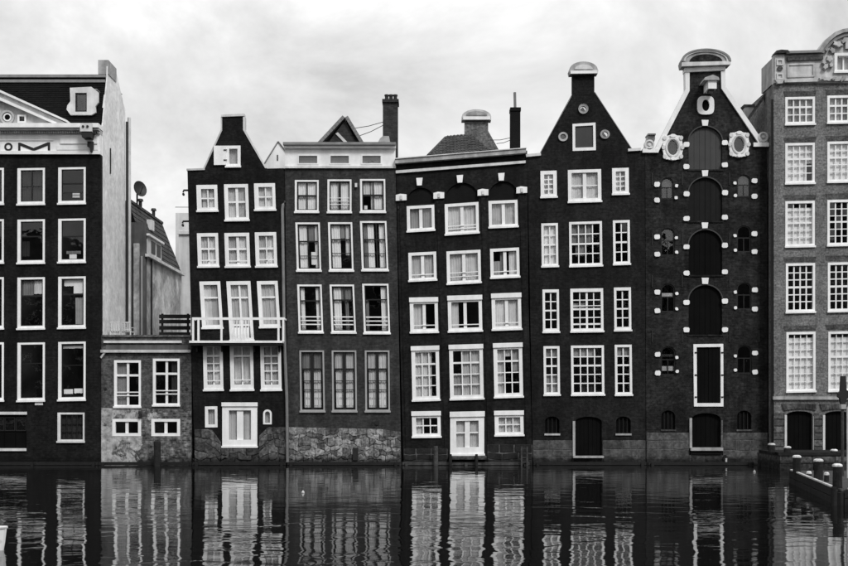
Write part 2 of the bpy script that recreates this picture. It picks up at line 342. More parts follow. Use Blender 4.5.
def curtain(win, P, q, l, t, iw, ih, u0, u1, v0, v1, m='net_curtain', dep=0.16):
    n = max(6, int((u1 - u0) * iw * 1.6)); V = []; F = []; ph = rnd.uniform(0, 6); fq = rnd.uniform(1.5, 2.2); wob = rnd.uniform(-.02, .02)
    flat = (m == 'white_curtain' and v1 - v0 < .35) or m == 'roller_blind'
    for i in range(n + 1):
        f = i / n; u = l + iw * (u0 + (u1 - u0) * f); d = dep + (0 if flat else 0.022 * math.sin(fq * i + ph) + 0.012 * math.sin(.71 * i + 2 * ph))
        for v in (v0, (v0 + v1) / 2, v1 + (rnd.uniform(-.006, .006) if v1 < .98 else 0)):
            V.append(P.p(*q(u + wob * iw * (v - v0), t + ih * v), d * (1 + .15 * (v - .5))))
    for i in range(n): F += [[3 * i, 3 * i + 3, 3 * i + 4, 3 * i + 1], [3 * i + 1, 3 * i + 4, 3 * i + 5, 3 * i + 2]]
    new('curtain', V, F, m, win, smooth=True)

FULL = lambda m='net_curtain': [(0, .5, 0, 1, m), (.5, 1, 0, 1, m)]
def bars(n, w_): return [(i / n, w_) for i in range(1, n)]

def house(name, P, label, wall_m, outline, holes, thick=0.30, body=None, depth=9.0, roof_m='roof_tile', interior=True, root=None):
    xs = [p[0] for p in outline]; yb = max(p[1] for p in outline)
    wallo = plate('wall', outline, holes, 0, thick, wall_m, root, P)
    if body:
        n = len(body)
        for i in range(n):
            a, b = body[i], body[(i + 1) % n]
            if a[1] == yb and b[1] == yb: continue
            steep = abs(a[0] - b[0]) < 0.2 * abs(a[1] - b[1])
            A, B, A2, B2 = P.p(*a, thick + .004), P.p(*b, thick + .004), P.p(*a, depth), P.p(*b, depth)
            nn = (B - A).cross(Vector((0, 1, 0))).normalized() * 0.12
            cen = sum((P.p(*p) for p in body), Vector()) / n
            if nn.dot(cen - (A + B) / 2) < 0: nn = -nn
            V = [A, B, B2, A2, A + nn, B + nn, B2 + nn, A2 + nn]
            new('side_wall' if steep else 'roof', V, [[0, 1, 2, 3], [4, 5, 6, 7], [0, 1, 5, 4], [2, 3, 7, 6], [0, 3, 7, 4], [1, 2, 6, 5]], wall_m if steep else roof_m, root)
        prism('rear_wall', body, depth - .01, depth + .2, wall_m, root, P)
    if interior:
        bp_ = body or outline; cx_ = sum(p[0] for p in bp_) / len(bp_)
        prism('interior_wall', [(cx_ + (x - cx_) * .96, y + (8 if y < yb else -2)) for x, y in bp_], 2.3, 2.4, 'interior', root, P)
    return wallo

def stones(parent, P, x0, x1, ytop, ybot, rows, wmin, wmax, m, jit=0.8, gap=0.45, dep=0.0, proud=0.05, back=True, lx=0.0):
    """coursed stones, each its own object, on a mortar backing; ytop may be a function of x"""
    yt = ytop if callable(ytop) else (lambda x: ytop)
    base = prism('stone_base', [(x0, yt(x0) + .6)] + [(x0 + (x1 - x0) * i / 12, yt(x0 + (x1 - x0) * i / 12) + .6) for i in range(1, 12)] + [(x1, yt(x1) + .6), (x1, ybot), (x0, ybot)], dep - .05, dep - .004, 'mortar', parent, P)
    fr = [0.0]
    for r in range(rows): fr.append(fr[-1] + rnd.uniform(.75, 1.25))
    fr = [f / fr[-1] for f in fr]
    ph = [rnd.uniform(0, 6) for _ in fr]
    def yl(k, x):
        y = yt(x) + (ybot - yt(x)) * fr[k]
        return y if k in (0, rows) else y + jit * .8 * math.sin(x * .21 + ph[k]) + jit * .5 * math.sin(x * .63 + 2 * ph[k])
    for k in range(rows):
        x = x0
        while x < x1 - 1.5:
            w_ = rnd.uniform(wmin, wmax); xe = x + w_
            if x1 - xe < wmin * .6: xe = x1
            g = gap; a, b = x + g, xe - g
            js = lambda: rnd.uniform(-jit, jit) * .45
            mid = (a + b) / 2
            pts = [(a + js() * .5, yl(k, a) + g), (mid, yl(k, mid) + g * .6), (b + js() * .5, yl(k, b) + g), (b + .15 + js() * .4, (yl(k, b) + yl(k + 1, b)) / 2), (b + js() * .5, yl(k + 1, b) - g), (mid, yl(k + 1, mid) - g * .6), (a + js() * .5, yl(k + 1, a) - g), (a - .15 + js() * .4, (yl(k, a) + yl(k + 1, a)) / 2)]
            cxm = sum(p[0] for p in pts) / 8; cym = sum(p[1] for p in pts) / 8; pr = rnd.uniform(.3, 1) * proud
            n = 8; sh = .90
            V = [P.p(px, py, dep - .045) for px, py in pts] + [P.p(px, py, dep - .05 - pr * .5) for px, py in pts] + [P.p(cxm + (px - cxm) * sh, cym + (py - cym) * sh, dep - .055 - pr) for px, py in pts]
            F = []
            for s in (0, n):
                for i in range(n): F.append([s + i, s + (i + 1) % n, s + n + (i + 1) % n, s + n + i])
            F.append(list(range(2 * n, 3 * n)))
            new('stone', V, F, m, base)
            x = xe
    return base

def pots(name, cx, cy, n, dx_, h, r, m, parent, z0):
    for i in range(n): lathe(name, [(r, 0), (r * .85, h * .8), (r * 1.15, h * .82), (r * 1.1, h)], (cx + (i - (n - 1) / 2) * dx_, cy, z0), m, parent, n=10)

def door_leaf(house_, P, x0, y0, x1, y1, m, d=0.10, arch_rise=None, leaves=2, name='loading_door', strip=True):
    """double-leaf door of planks in an arched opening"""
    pts = arch(x0, y0, x1, y1, arch_rise) if arch_rise else [(x0, y1), (x0, y0), (x1, y0), (x1, y1)]
    dr = prism(name, pts, d + .03, d + .10, m, house_, P)
    nP = 6
    def top(x):
        if not arch_rise: return y0
        c = (x0 + x1) / 2; hw = (x1 - x0) / 2; s = max(0, 1 - ((x - c) / hw) ** 2)
        return y0 + arch_rise - arch_rise * math.sqrt(s)
    for i in range(nP):
        a = x0 + .4 + (x1 - x0 - .8) * i / nP + .12; b = x0 + .4 + (x1 - x0 - .8) * (i + 1) / nP - .12
        if i == nP // 2 - 1: b -= .2
        if i == nP // 2: a += .2
        mid = (a + b) / 2
        prism('plank', [(a, y1 - .3), (a, top(a) + .6), (mid, top(mid) + .6), (b, top(b) + .6), (b, y1 - .3)], d + rnd.uniform(0, .008), d + .032, m, dr, P)
    return dr

# ------------------------------------------------------------------ the setting
def sheet(name, x0, x1, y0, y1, z, m):
    o = new(name, [(x0, y0, z), (x1, y0, z), (x1, y1, z), (x0, y1, z)], [[0, 1, 2, 3]], m); o['kind'] = 'structure'; return o
sheet('water', -500, 500, -56, 0.28, 0.0, 'canal_water')
g_ = wbox('ground', -1500, 1500, 0.29, 3000, -2, 0.12, 'ground'); g_['kind'] = 'structure'
q_ = wbox('opposite_quay', -500, 500, -400, -56, -2, 1.2, 'ground'); q_['kind'] = 'structure'

P0 = PL(0.0)
# ------------------------------------------------------------------ house 1: wide black house with pediment
h1 = thing('canal_house', (-20.5, 0.5, 0), 'wide black canal house with white pediment, lettered frieze and pale side wall', 'house', 'houses along the canal')
H = []
DF = (3.2, 2.0, 2.0, 3.4)
rowsA = [(168.5, 205.3), (219.8, 264), (277.7, 329.5), (342.8, 401.5)]
cols = [-105.5, -64.5, -23.4, 17.6, 58.4]
specs = {  # (row, col): bars, curtains
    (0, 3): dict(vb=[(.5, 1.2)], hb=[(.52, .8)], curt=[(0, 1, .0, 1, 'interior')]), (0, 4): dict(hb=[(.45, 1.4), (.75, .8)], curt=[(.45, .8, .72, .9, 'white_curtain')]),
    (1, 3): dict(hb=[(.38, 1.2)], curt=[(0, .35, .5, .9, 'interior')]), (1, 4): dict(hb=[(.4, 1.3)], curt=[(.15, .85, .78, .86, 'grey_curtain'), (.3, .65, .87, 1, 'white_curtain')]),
    (2, 3): dict(hb=[(.35, 1.6)], curt=[(0, .55, 0, .35, 'grey_curtain'), (.55, 1, 0, .3, 'net_curtain')]), (2, 4): dict(hb=[(.33, 1.6)], curt=[(.5, 1, 0, .33, 'white_curtain'), (.05, .5, 0, .14, 'white_curtain'), (.6, 1, .4, 1, 'grey_curtain')]),  # second window: white sheets at the top imitate sky reflected in the glass
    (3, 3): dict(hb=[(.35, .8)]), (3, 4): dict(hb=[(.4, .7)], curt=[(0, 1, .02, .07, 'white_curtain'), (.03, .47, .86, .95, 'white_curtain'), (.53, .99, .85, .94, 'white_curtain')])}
for r, (y0, y1) in enumerate(rowsA):
    for c, x in enumerate(cols):
        s = dict(specs.get((r, c), dict(hb=[(.4, 1.2)])))
        H.append(window(h1, P0, (x, y0 - (c == 4) * .8), 27.4, y1 - y0, kx=-0.003, ky=-0.018, fr=DF, bar='black_sash', sash=.8, **s))
H.append(window(h1, P0, (57.6, 412.5), 27, 29.5, fr=(3, 1.6, 1.8, 2.6), frame='old_white', bar='black_sash', sash=.7, vb=bars(4, .7), hb=bars(3, .7), curt=[(0, 1, 0, 1, 'interior')]))
# wide ground-floor opening with white lintel and sill
xg0, xg1 = -30, 26.4
H.append([(xg0, 414), (xg1, 414), (xg1, 449), (xg0, 449)])
gd = pbox('garage_window', xg0, 414.6, xg1, 448.6, 0.14, 0.2, 'black_door', h1, P0)
for i in range(5):
    a = xg0 + .6 + i * 11.1
    ring('pane_frame', [(a, 417), (a + 10.6, 417), (a + 10.6, 431), (a, 431)], [(a + .9, 418), (a + 9.7, 418), (a + 9.7, 430), (a + .9, 430)], .09, .138, 'black_sash', gd, P0)
    pbox('pane', a + .9, 418, a + 9.7, 430, .1, .112, 'window_glass', gd, P0)
    pbox('panel', a + .4, 432.5, a + 10.4, 448, .11, .138, 'black_door', gd, P0)
pbox('lintel', xg0 - 1, 411.7, xg1 + .7, 414.5, -.06, .1, 'old_white', h1, P0)
pbox('sill', xg0 - 1, 448.2, xg1 + .2, 450.8, -.08, .1, 'old_white', h1, P0)
pbox('name_plate', 35, 401.9, 43, 405, -.03, -.002, 'old_white', h1, P0)
house('wall', P0, '', 'black_paint_b', [(-135, 466), (-135, 155), (101, 155), (101, 466)], H, root=h1)
pbox('side_wall', -135, 466, -134, 155, .31, 5, 'black_paint_b', h1, P0)
X1 = P0.p(101, 0).x
sp = [(.304, -.2), (.304, 17.0), (.42, 17.2), (1.25, 19.75), (1.3, 20.3), (3.0, 20.45), (3.3, 20.2), (4.9, 18.9), (5.0, -.2)]
nS = len(sp)
new('side_wall', [(X1 - .004, y, z) for y, z in sp] + [(X1 - .07, y, z) for y, z in sp], [list(range(nS)), list(range(2 * nS - 1, nS - 1, -1))] + [[i, (i + 1) % nS, nS + (i + 1) % nS, nS + i] for i in range(nS)], 'plaster', h1)
wbox('wall_anchor', X1 - .003, X1 + .05, 1.7, 1.78, 14.9, 16.2, 'iron', h1)
wbox('gable_chimney', X1 - .5, X1 + .03, 1.3, 2.9, 19.9, 20.62, 'stone_trim', h1)
wbox('rear_wall', -28, X1 - .41, 4.6, 4.9, 0, 19, 'dark_plaster', h1)
tube('downpipe', [(X1 + .13, 5.2, 18.6), (X1 + .13, 5.2, 7.0)], .10, 'old_white', h1)
tube('downpipe', [(X1 + .1, 4.86, 18.3), (X1 + .1, 4.86, 7.0)], .07, 'iron', h1)
# entablature
ent = pbox('frieze', -135, 134.5, 100.6, 154.6, -.10, .31, 'white_paint', h1, P0)
pbox('architrave_moulding', -135, 151.6, 100.9, 154.9, -.17, -.102, 'white_paint', h1, P0)
pbox('architrave_moulding', -135, 140.2, 54, 141.2, -.14, -.102, 'white_paint', h1, P0)
pbox('frieze_panel', 61, 136, 98, 144.5, -.17, -.102, 'white_paint', h1, P0)
pbox('frieze_panel', 57.5, 146, 99, 150.4, -.14, -.102, 'white_paint', h1, P0)
pbox('cornice', -136, 126, 101.6, 130.2, -.62, .31, 'white_paint', h1, P0)
pbox('cornice', -136, 130.21, 101, 132, -.45, .305, 'old_white', h1, P0)
i = 0
dn = pbox('bed_moulding', -136, 132.01, 100.8, 134.6, -.2, .3, 'dirty_white', h1, P0)
for i in range(68): pbox('dentil', 98.5 - i * 2.3, 132.4, 99.7 - i * 2.3, 134.5, -.30, -.202, 'dirty_white', dn, P0)
# pediment
px0, py0, pxr, pyr = 3.0, 94.0, 68.0, 125.9
hw = pxr - px0
ped = prism('tympanum', [(px0, 101.5), (px0 + hw - 6, 125.95), (px0 - hw + 6, 125.95)], -.15, .3, 'dirty_white', h1, P0)
for s in (1, -1):
    prism('raking_cornice', [(px0, py0), (px0 + s * hw, pyr - 1.2), (px0 + s * hw, pyr), (px0 + s * (hw - 10), pyr), (px0, 101.8)], -.34, .3, 'old_white', h1, P0)
    prism('raking_moulding', [(px0, py0 - 1.6), (px0 + s * (hw + 2), pyr - 3.3), (px0 + s * (hw + 2), pyr - 1.3), (px0, py0 + .8)], -.52, .32, 'white_paint', h1, P0)
    prism('raking_moulding', [(px0, 99.6), (px0 + s * (hw - 8.5), pyr - 1.3), (px0 + s * (hw - 11.5), pyr - .1), (px0, 102.6)], -.44, -.342, 'white_paint', h1, P0)
oc = ring('oculus', ell(8.8, 118.3, 7, 7), ell(8.8, 118.3, 5.0, 5.0), -.26, -.152, 'dirty_white', ped, P0)
ring('oculus_ring', ell(8.8, 118.3, 4.2, 4.2), ell(8.8, 118.3, 2.8, 2.8), -.22, -.152, 'white_paint', ped, P0)
prism('oculus_pane', ell(8.8, 118.3, 2.7, 2.7), -.19, -.153, 'black_door', ped, P0)
ring('date_stone', [(19, 116), (27.5, 116), (27.5, 124), (19, 124)], [(20.8, 117.5), (26, 117.5), (26, 122.4), (20.8, 122.4)], -.24, -.152, 'white_paint', ped, P0)
pbox('date_stone_panel', 20.9, 117.6, 25.9, 122.3, -.19, -.153, 'dark_stone', ped, P0)
# carved mask bracket and hoist hook at the corner
br = pbox('bracket', 84.5, 126.8, 96, 135, -.78, -.62, 'old_white', h1, P0)
for x in (87.6, 92): prism('bracket_eye', ell(x, 130.2, 1.2, 1.2, 10), -.83, -.782, 'iron', br, P0)
prism('bracket_beard', [(85.3, 135.1), (95.6, 135.1), (94.5, 140.5), (86, 140.5)], -.74, -.12, 'iron', h1, P0)
prism('hoist_hook', [(89.2, 143), (95, 143), (95, 149), (93.6, 153.4), (92, 153.4), (91.6, 149.5), (89.2, 148)], -.34, -.18, 'iron', h1, P0)
# lettering
def stroke(pts, wd_, name='letter'):
    n = len(pts); Lf = []; Rt = []
    for i, p in enumerate(pts):
        a = Vector(pts[max(i - 1, 0)]); b = Vector(pts[min(i + 1, n - 1)]); d = (b - a).normalized(); nn = Vector((-d.y, d.x)) * wd_ / 2
        Lf.append((p[0] + nn.x, p[1] + nn.y)); Rt.append((p[0] - nn.x, p[1] - nn.y))
    return prism(name, Lf + Rt[::-1], -.125, -.102, 'iron', ent, P0)
ring('letter', ell(9.2, 147.4, 4.1, 4.1), ell(9.2, 147.4, 2.3, 2.3), -.125, -.102, 'iron', ent, P0)
prism('letter', [(19, 151.3), (19, 143.3), (21.2, 143.3), (34.4, 148.6), (48.6, 142.8), (50.8, 142.8), (50.8, 151), (48.6, 151), (48.6, 146), (34.4, 151.6), (21.2, 146.2), (21.2, 151.3)], -.125, -.102, 'iron', ent, P0)
pbox('letter', -2.2, 143.4, .5, 151.3, -.125, -.102, 'iron', ent, P0)
# mansard roof with dormer
zr0, zr1 = P0.p(0, 126.2).z, 19.7
xa, xb = -28.0, X1 - .075
new('roof', [(xa, .1, zr0), (xb, .1, zr0), (xb, 1.22, zr1), (xa, 1.22, zr1), (xa, 4.6, zr1), (xb, 4.6, zr1)], [[0, 1, 2, 3], [3, 2, 5, 4]], 'slate', h1)
tiles('roof_slates', (xb, .1, zr0), (xa - xb, 0, 0), (0, 1.12, zr1 - zr0), 62, 34, 'slate', h1, wave=0)
wbox('ridge_flashing', xa, xb, 1.08, 1.4, zr1 - .02, zr1 + .12, 'lead', h1)
wbox('ridge_flashing', xa, xb, 1.0, 1.07, zr1 - .30, zr1 - .16, 'lead', h1)
PD = PL(0.25)
dm = plate('dormer', [(70.5, 88.5), (92, 87.5), (99, 93), (99, 103), (96, 107), (96.5, 113), (92, 115.5), (71, 115.5), (67.2, 110), (68, 106), (71, 102)], [[(75.8, 93.5), (87.4, 93.5), (87.4, 112.4), (75.8, 112.4)]], -.12, .02, 'old_white', h1, PD)
ring('dormer_frame', [(75.7, 93.4), (87.5, 93.4), (87.5, 112.5), (75.7, 112.5)], [(77, 94.7), (86.2, 94.7), (86.2, 111), (77, 111)], -.06, .03, 'black_sash', dm, PD)
pbox('pane', 77, 94.7, 86.2, 111, -.01, .0, 'window_glass', dm, PD)
pbox('dormer_cheek', 73, 90, 95, 114.6, .45, .5, 'interior', dm, PD)
wbox('dormer_roof', PD.p(71, 0).x, PD.p(97, 0).x, .24, 1.5, PD.p(0, 90).z, PD.p(0, 89).z, 'lead', dm)

# ------------------------------------------------------------------ annex: low brick building in the gap
PA = PL(0.06)
an = thing('brick_annex', (-14, .5, 0), 'low two-storey brick annex with flaking whitewash squeezed between two black houses', 'house', 'houses along the canal')
H = []
gb = [(0, 1, 0, 1, 'interior')]
for k, (x, y) in enumerate(((114.2, 360.2), (153, 358.6))):
    H.append(window(an, PA, (x, y), 26.8, 47.2, fr=(2.6, 2.2, 2.4, 2.6), vb=[(.5, 2.4)], hb=[(.3, 2.2)], rails=[(.70, 1), (.78, 1)], curt=[(.0, .45, 0, 1, 'grey_curtain')] if k == 0 else [(.7, 1, 0, 1, 'interior')]))
for x in (112.4, 151.4): H.append(window(an, PA, (x, 418.8), 28.8, 17.2, fr=(3, 3, 2.8, 3), vb=[(.5, 3)], sill=False))
plate('upper_wall', [(100.9, 407.4), (100.9, 335), (191.4, 335), (191.4, 408.6), (150, 408.6), (150, 408.1), (112, 408.1)], H[:2], 0, .3, 'annex_brick', an, PA)
plate('lower_wall', [(100.9, 466), (100.9, 407.5), (112, 408.2), (150, 408.2), (150, 408.7), (191.4, 408.7), (191.4, 466)], H[2:], -.02, .3, 'flaking_wall', an, PA)
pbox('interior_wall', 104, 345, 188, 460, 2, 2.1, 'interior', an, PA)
pbox('parapet_band', 104, 340.6, 182, 343, -.10, -.003, 'old_white', an, PA)
pbox('parapet_coping', 102.5, 335, 191, 337, -.08, .0, 'dark_stone', an, PA)
pbox('parapet_panel', 106, 345, 188, 349.4, -.025, -.003, 'dark_plaster', an, PA)
pbox('cornice', 101.2, 349.8, 191.2, 352.6, -.16, -.003, 'dirty_white', an, PA)
prism('cornice_return', [(100.7, 357), (104, 352.7), (106, 352.7), (102, 358.5)], -.12, -.003, 'dirty_white', an, PA)
wbox('roof', X1 + .01, PA.p(191, 0).x, .38, 7, 6.1, 6.3, 'lead', an)
tube('lamp', [PA.p(141, 414.6, -.02), PA.p(141.5, 414.8, -.22)], .09, 'iron', an)
for x, y in ((105.6, 388.6), (187, 388.6)): prism('wall_anchor', ell(x, y, 1.2, 1.4, 8), -.05, -.003, 'iron', an, PA)

# white garden chairs on the annex roof
def garden_chair(x, y, rz, label):
    t = thing('garden_chair', (x, y, 6.31), label, 'chair', 'white chairs on the annex roof')
    o = Vector((x, y, 6.31))
    def b(n, x0, x1, y0, y1, z0, z1):
        V = [(o.x + xx * math.cos(rz) - yy * math.sin(rz), o.y + xx * math.sin(rz) + yy * math.cos(rz), o.z + zz) for xx in (x0, x1) for yy in (y0, y1) for zz in (z0, z1)]
        return new(n, V, [[0, 1, 3, 2], [4, 5, 7, 6], [0, 1, 5, 4], [2, 3, 7, 6], [0, 2, 6, 4], [1, 3, 7, 5]], 'old_white', t)
    b('seat', -.24, .24, -.24, .24, .40, .44)
    for sx_ in (-.22, .22):
        for sy_ in (-.22, .22): b('leg', sx_ - .025, sx_ + .025, sy_ - .025, sy_ + .025, 0, .399)
        b('armrest', sx_ - .03, sx_ + .03, -.24, .2, .62, .65); b('arm_post', sx_ - .02, sx_ + .02, -.22, -.18, .441, .619)
    for i in range(4): b('back_slat', -.21 + i * .12, -.15 + i * .12, -.29, -.255, .441, .86)
    b('back_rail', -.25, .25, -.30, -.24, .861, .92); b('back_rail', -.24, .24, -.253, -.241, .50, .56)
garden_chair(-15.75, 1.2, .25, 'white plastic garden chair on annex roof, hard against the pale side wall')
garden_chair(-15.1, 1.3, -.2, 'white plastic garden chair on annex roof, next to the white downpipe')

# dark board fence on the annex roof
fx0, fx1 = -13.9, -12.25
fe = thing('roof_fence', (-13, 3, 6.3), 'dark timber board fence on the annex roof beside the balcony', 'fence')
for z in (6.62, 6.95, 7.28, 7.55): wbox('board', fx0, fx1, 2.97, 3.0, z, z + .20, 'timber', fe)
for x in (fx0 + .1, fx1 - .2): wbox('post', x, x + .1, 3.004, 3.1, 6.3, 7.8, 'timber', fe)

# ------------------------------------------------------------------ rear wing with mansard roof in the gap
wg = thing('rear_wing', (-17.3, 11, 0), 'grey stucco rear wing with tiled mansard roof down the gap', 'house')
XW = -15.55
wbox('side_wall', XW - .3, XW, 7.3, 17, .1, 11.35, 'grey_plaster', wg)
wbox('front_wall', -19, XW - .001, 7.0, 7.299, .1, 13.2, 'dark_plaster', wg)
wbox('rear_wall', -19, XW - .301, 16.7, 17, .1, 11.3, 'grey_plaster', wg)
wbox('corner_pier', XW - .62, XW - .32, 6.8, 6.998, .1, 12.0, 'grey_plaster', wg)
tube('downpipe', [(XW - .2, 6.93, 11.3), (XW - .2, 6.93, 6.4)], .06, 'grey_frame', wg)
tube('downpipe', [(XW + .07, 8.2, 11.3), (XW + .07, 8.2, 6.4)], .05, 'iron', wg)
new('roof', [(XW - .05, 7, 11.45), (XW - .05, 17, 11.45), (-16.5, 15.6, 14.4), (-16.5, 7, 14.4), (-19, 7, 14.5), (-19, 15.6, 14.5), (-19, 17, 11.45)], [[0, 1, 2, 3], [3, 2, 5, 4], [1, 6, 5, 2]], 'roof_tile', wg)
tiles('roof_tiles', (XW - .03, 7, 11.47), (0, 10, 0), (-.95, 0, 2.95), 40, 10, 'roof_tile', wg, tri=lambda v: (0, 1 - .14 * v))
wbox('gutter', XW + .002, XW + .22, 6.9, 17.1, 11.28, 11.44, 'old_white', wg)
wbox('ridge_cap', -16.6, -16.42, 7, 15.6, 14.38, 14.52, 'roof_tile', wg)
dr = wbox('dormer', XW - 1.0, XW + .02, 7.4, 11.0, 11.46, 12.5, 'old_white', wg)
wbox('dormer_roof', XW - 1.1, XW + .16, 7.25, 11.15, 12.502, 12.62, 'white_paint', dr)
for y in (8.3, 9.7): wbox('dormer_window', XW + .022, XW + .045, y, y + 1.0, 11.65, 12.35, 'grey_shutter', dr)
for y, z in ((13, 14.5), (9.6, 14.5)): lathe('vent_pipe', [(.10, 0), (.10, .3), (.18, .31), (.14, .45)], (-16.45, y, z), 'iron', wg, n=8)
wbox('roof_vent', -16.3, -16.0, 10.5, 11.2, 13.3, 13.9, 'old_white', wg)
ds = thing('satellite_dish', (-16.4, 8.6, 14.5), 'dark round satellite dish on the rear wing roof', 'dish')
tube('mast', [(-16.4, 8.6, 14.4), (-16.4, 8.6, 15.1)], .05, 'iron', ds)
vs = []; fs = []; dc = Vector((-16.25, 8.5, 15.3)); dn_ = Vector((.62, -.72, .25)).normalized(); du = dn_.cross(Vector((0, 0, 1))).normalized(); dv = dn_.cross(du)
for k in range(5):
    rr = .48 * k / 4
    for q in range(18): vs.append(dc + du * rr * math.cos(q * math.pi / 9) * .85 + dv * rr * math.sin(q * math.pi / 9) + dn_ * (.5 * rr * rr))
for k in range(4):
    for q in range(18): fs.append([k * 18 + q, k * 18 + (q + 1) % 18, (k + 1) * 18 + (q + 1) % 18, (k + 1) * 18 + q])
new('reflector', vs, fs, 'iron', ds, smooth=True)
tube('feed_arm', [dc - dv * -.3, dc + dn_ * .45], .02, 'iron', ds)
# pale building closing the gap
rb = thing('rear_building', (-14, 22, 0), 'pale plastered building closing the far end of the gap', 'house')
wbox('wall', -16.25, -10.5, 19.5, 25, .1, 14.6, 'pale_plaster', rb)
wbox('attic', -17.6, -12, 25.01, 28, .1, 16.6, 'pale_plaster', rb)
for i in range(6): wbox('chimney_pot', -16.1 + i * .35, -15.95 + i * .35, 25.5, 25.65, 16.6, 17.0, 'iron', rb)
tube('roof_rail', [(-17.6, 24.9, 17.0), (-12, 24.9, 17.0)], .03, 'grey_frame', rb)
wbox('cornice', -16.3, -10.5, 19.35, 19.499, 14.3, 14.5, 'old_white', rb)

# ------------------------------------------------------------------ house 2: narrow black house with neck gable and balcony
h2 = thing('canal_house', (-9.4, .5, 0), 'narrow black canal house with neck gable, white balcony and open white shutter', 'house', 'houses along the canal')
H = []; K2 = 0.034
NC = 'net_curtain'
def w2(TL, wd_, ht_, **k):
    k.setdefault('fr', (3.8, 3.0, 3.4, 3.6)); k.setdefault('curt', FULL(NC)); k.setdefault('kx', K2); k.setdefault('ky', -.015)
    H.append(window(h2, P0, TL, wd_, ht_, **k))
w2((196.4, 185.2), 20.8, 26.6, vb=[(.5, 1.3)], hb=[(.5, 1.2)], fr=(4.4, 3.2, 4, 4)); w2((224, 184.5), 24, 36.6, vb=[(.5, 2.6)], hb=[(.48, 1.8)]); w2((254, 183.6), 21, 27.2, vb=[(.5, 1.3)], hb=[(.5, 1.2)], fr=(4.2, 3, 3.6, 4))
w2((197, 233.4), 21, 34, vb=[(.5, 1.2)], hb=[(.45, 2)], rails=[(.88, 1)]); w2((224.4, 233.2), 24.8, 34.3, vb=[(.5, 2.6)], hb=[(.46, 2)], rails=[(.9, 1)]); w2((254.8, 232.5), 21.4, 34.8, vb=[(.5, 1.2)], hb=[(.46, 2)], rails=[(.86, 1)])
w2((199.4, 281.6), 20.8, 47, kx=.062, hb=[(.32, 1.7)]); w2((226.4, 281.4), 24, 59.6, kx=.062, vb=[(.5, 2)], hb=[(.24, 1.7), (.76, 2)], fr=(3.8, 3, 3.6, 3), curt=[(0, .5, 0, .76, NC), (.5, 1, 0, .76, NC)])
pbox('door_panel', 231.6, 327.4, 249.4, 338.6, .10, .128, 'dirty_white', h2, P0); w2((256.8, 281.2), 20.8, 46.6, kx=.062, hb=[(.32, 1.7)])
w2((203, 345), 19.6, 45.6, kx=.02, vb=[(.5, 1.2)], hb=[(.24, 2), (.44, 1), (.64, 1)], rails=[(.9, 1)], fr=(3.6, 3, 2, 6)); w2((229.8, 345), 23.2, 45.6, kx=.02, vb=[(.5, 1.2)], hb=[(.24, 2)], rails=[(.88, 1)], fr=(3.8, 3, 2, 6)); w2((260.2, 345), 20.6, 45.6, kx=.02, vb=[(.5, 1.2)], hb=[(.24, 2), (.44, 1), (.64, 1)], rails=[(.9, 1)], fr=(3.6, 3, 2, 6))
w2((205, 406.4), 12.4, 21, fr=(3, 2.6, 3, 3), kx=.01, sill=False)
w2((222.3, 402.6), 35, 44.4, kx=0, ky=0, fr=(6.6, 6.2, 7.6, 7.4), vb=[(.5, 6.4)], hood=3.6, name='door')
# small arched window
ao = arch(263.2, 409.4, 271.8, 424.2); ai = arch(265, 411.3, 270, 422.6)
aw = ring('window', ao, ai, -.03, .12, 'white_paint', h2, P0); prism('pane', ai, .05, .06, 'window_glass', aw, P0)
prism('curtain', ai, .15, .16, 'net_curtain', aw, P0); H.append(arch(263.4, 409.6, 271.6, 424))
# gable hatch with an opened white shutter
H.append(window(h2, P0, (226, 146), 14.6, 21.4, ky=-.01, fr=(3.2, 3.0, 3.0, 3.2), curt=[(0, 1, 0, 1, 'grey_curtain')], d0=-.05))
sh = prism('shutter', [(214, 146.2), (226.2, 146.2), (226.2, 165.2), (214.2, 165.4)], -.10, -.055, 'white_paint', h2, P0)
for y in (150, 160): pbox('hinge', 224, y, 227.4, y + 1, -.13, -.102, 'iron', sh, P0)
o2 = [(194.6, 466), (187.4, 171), (204.2, 170.4), (222.3, 130.6), (222.3, 117.5), (243, 116.6), (243, 130), (265.4, 168.6), (284.4, 168.2), (288.4, 466)]
b2 = [(194.9, 466), (188.4, 190), (234, 136), (283.9, 190), (287.9, 466)]
house('w', P0, '', 'black_paint_b', o2, H, root=h2, body=b2)
# white copings
def coping(root, P, a, b, th, m='white_paint', d=(-.07, .36), up=True):
    A, B = Vector(a), Vector(b); dd = (B - A).normalized(); nn = Vector((dd.y, -dd.x))
    if (nn.y > 0) == up and abs(nn.y) > .01: nn = -nn
    pts = [tuple(A), tuple(B), tuple(B + nn * th), tuple(A + nn * th)]
    return prism('coping', pts, d[0], d[1], m, root, P)
coping(h2, P0, (186.8, 170.9), (204.9, 170.2), 1.9, 'dirty_white'); coping(h2, P0, (221.2, 117.2), (244.6, 116.3), 2.2, 'old_white')
prism('coping', [(243.1, 117), (245.2, 117), (245.2, 129.6), (266.6, 168.2), (265.2, 168.5), (243.1, 130.2)], -.04, .36, 'old_white', h2, P0)
prism('coping', [(222.2, 117.2), (220.9, 117.2), (220.9, 130), (203, 169), (204.1, 170.3), (222.2, 130.8)], -.04, .36, 'dirty_white', h2, P0)
for x, y in ((185.4, 190), (184.8, 221)): 
    tube('wall_bracket', [P0.p(189, y, .1), P0.p(x - 2, y, .1), P0.p(x - 2.6, y + 2, .1)], .05, 'iron', h2); prism('bracket_lamp', ell(x - 2.4, y + 4, 1.1, 1.5, 8), .05, .18, 'iron', h2, P0)
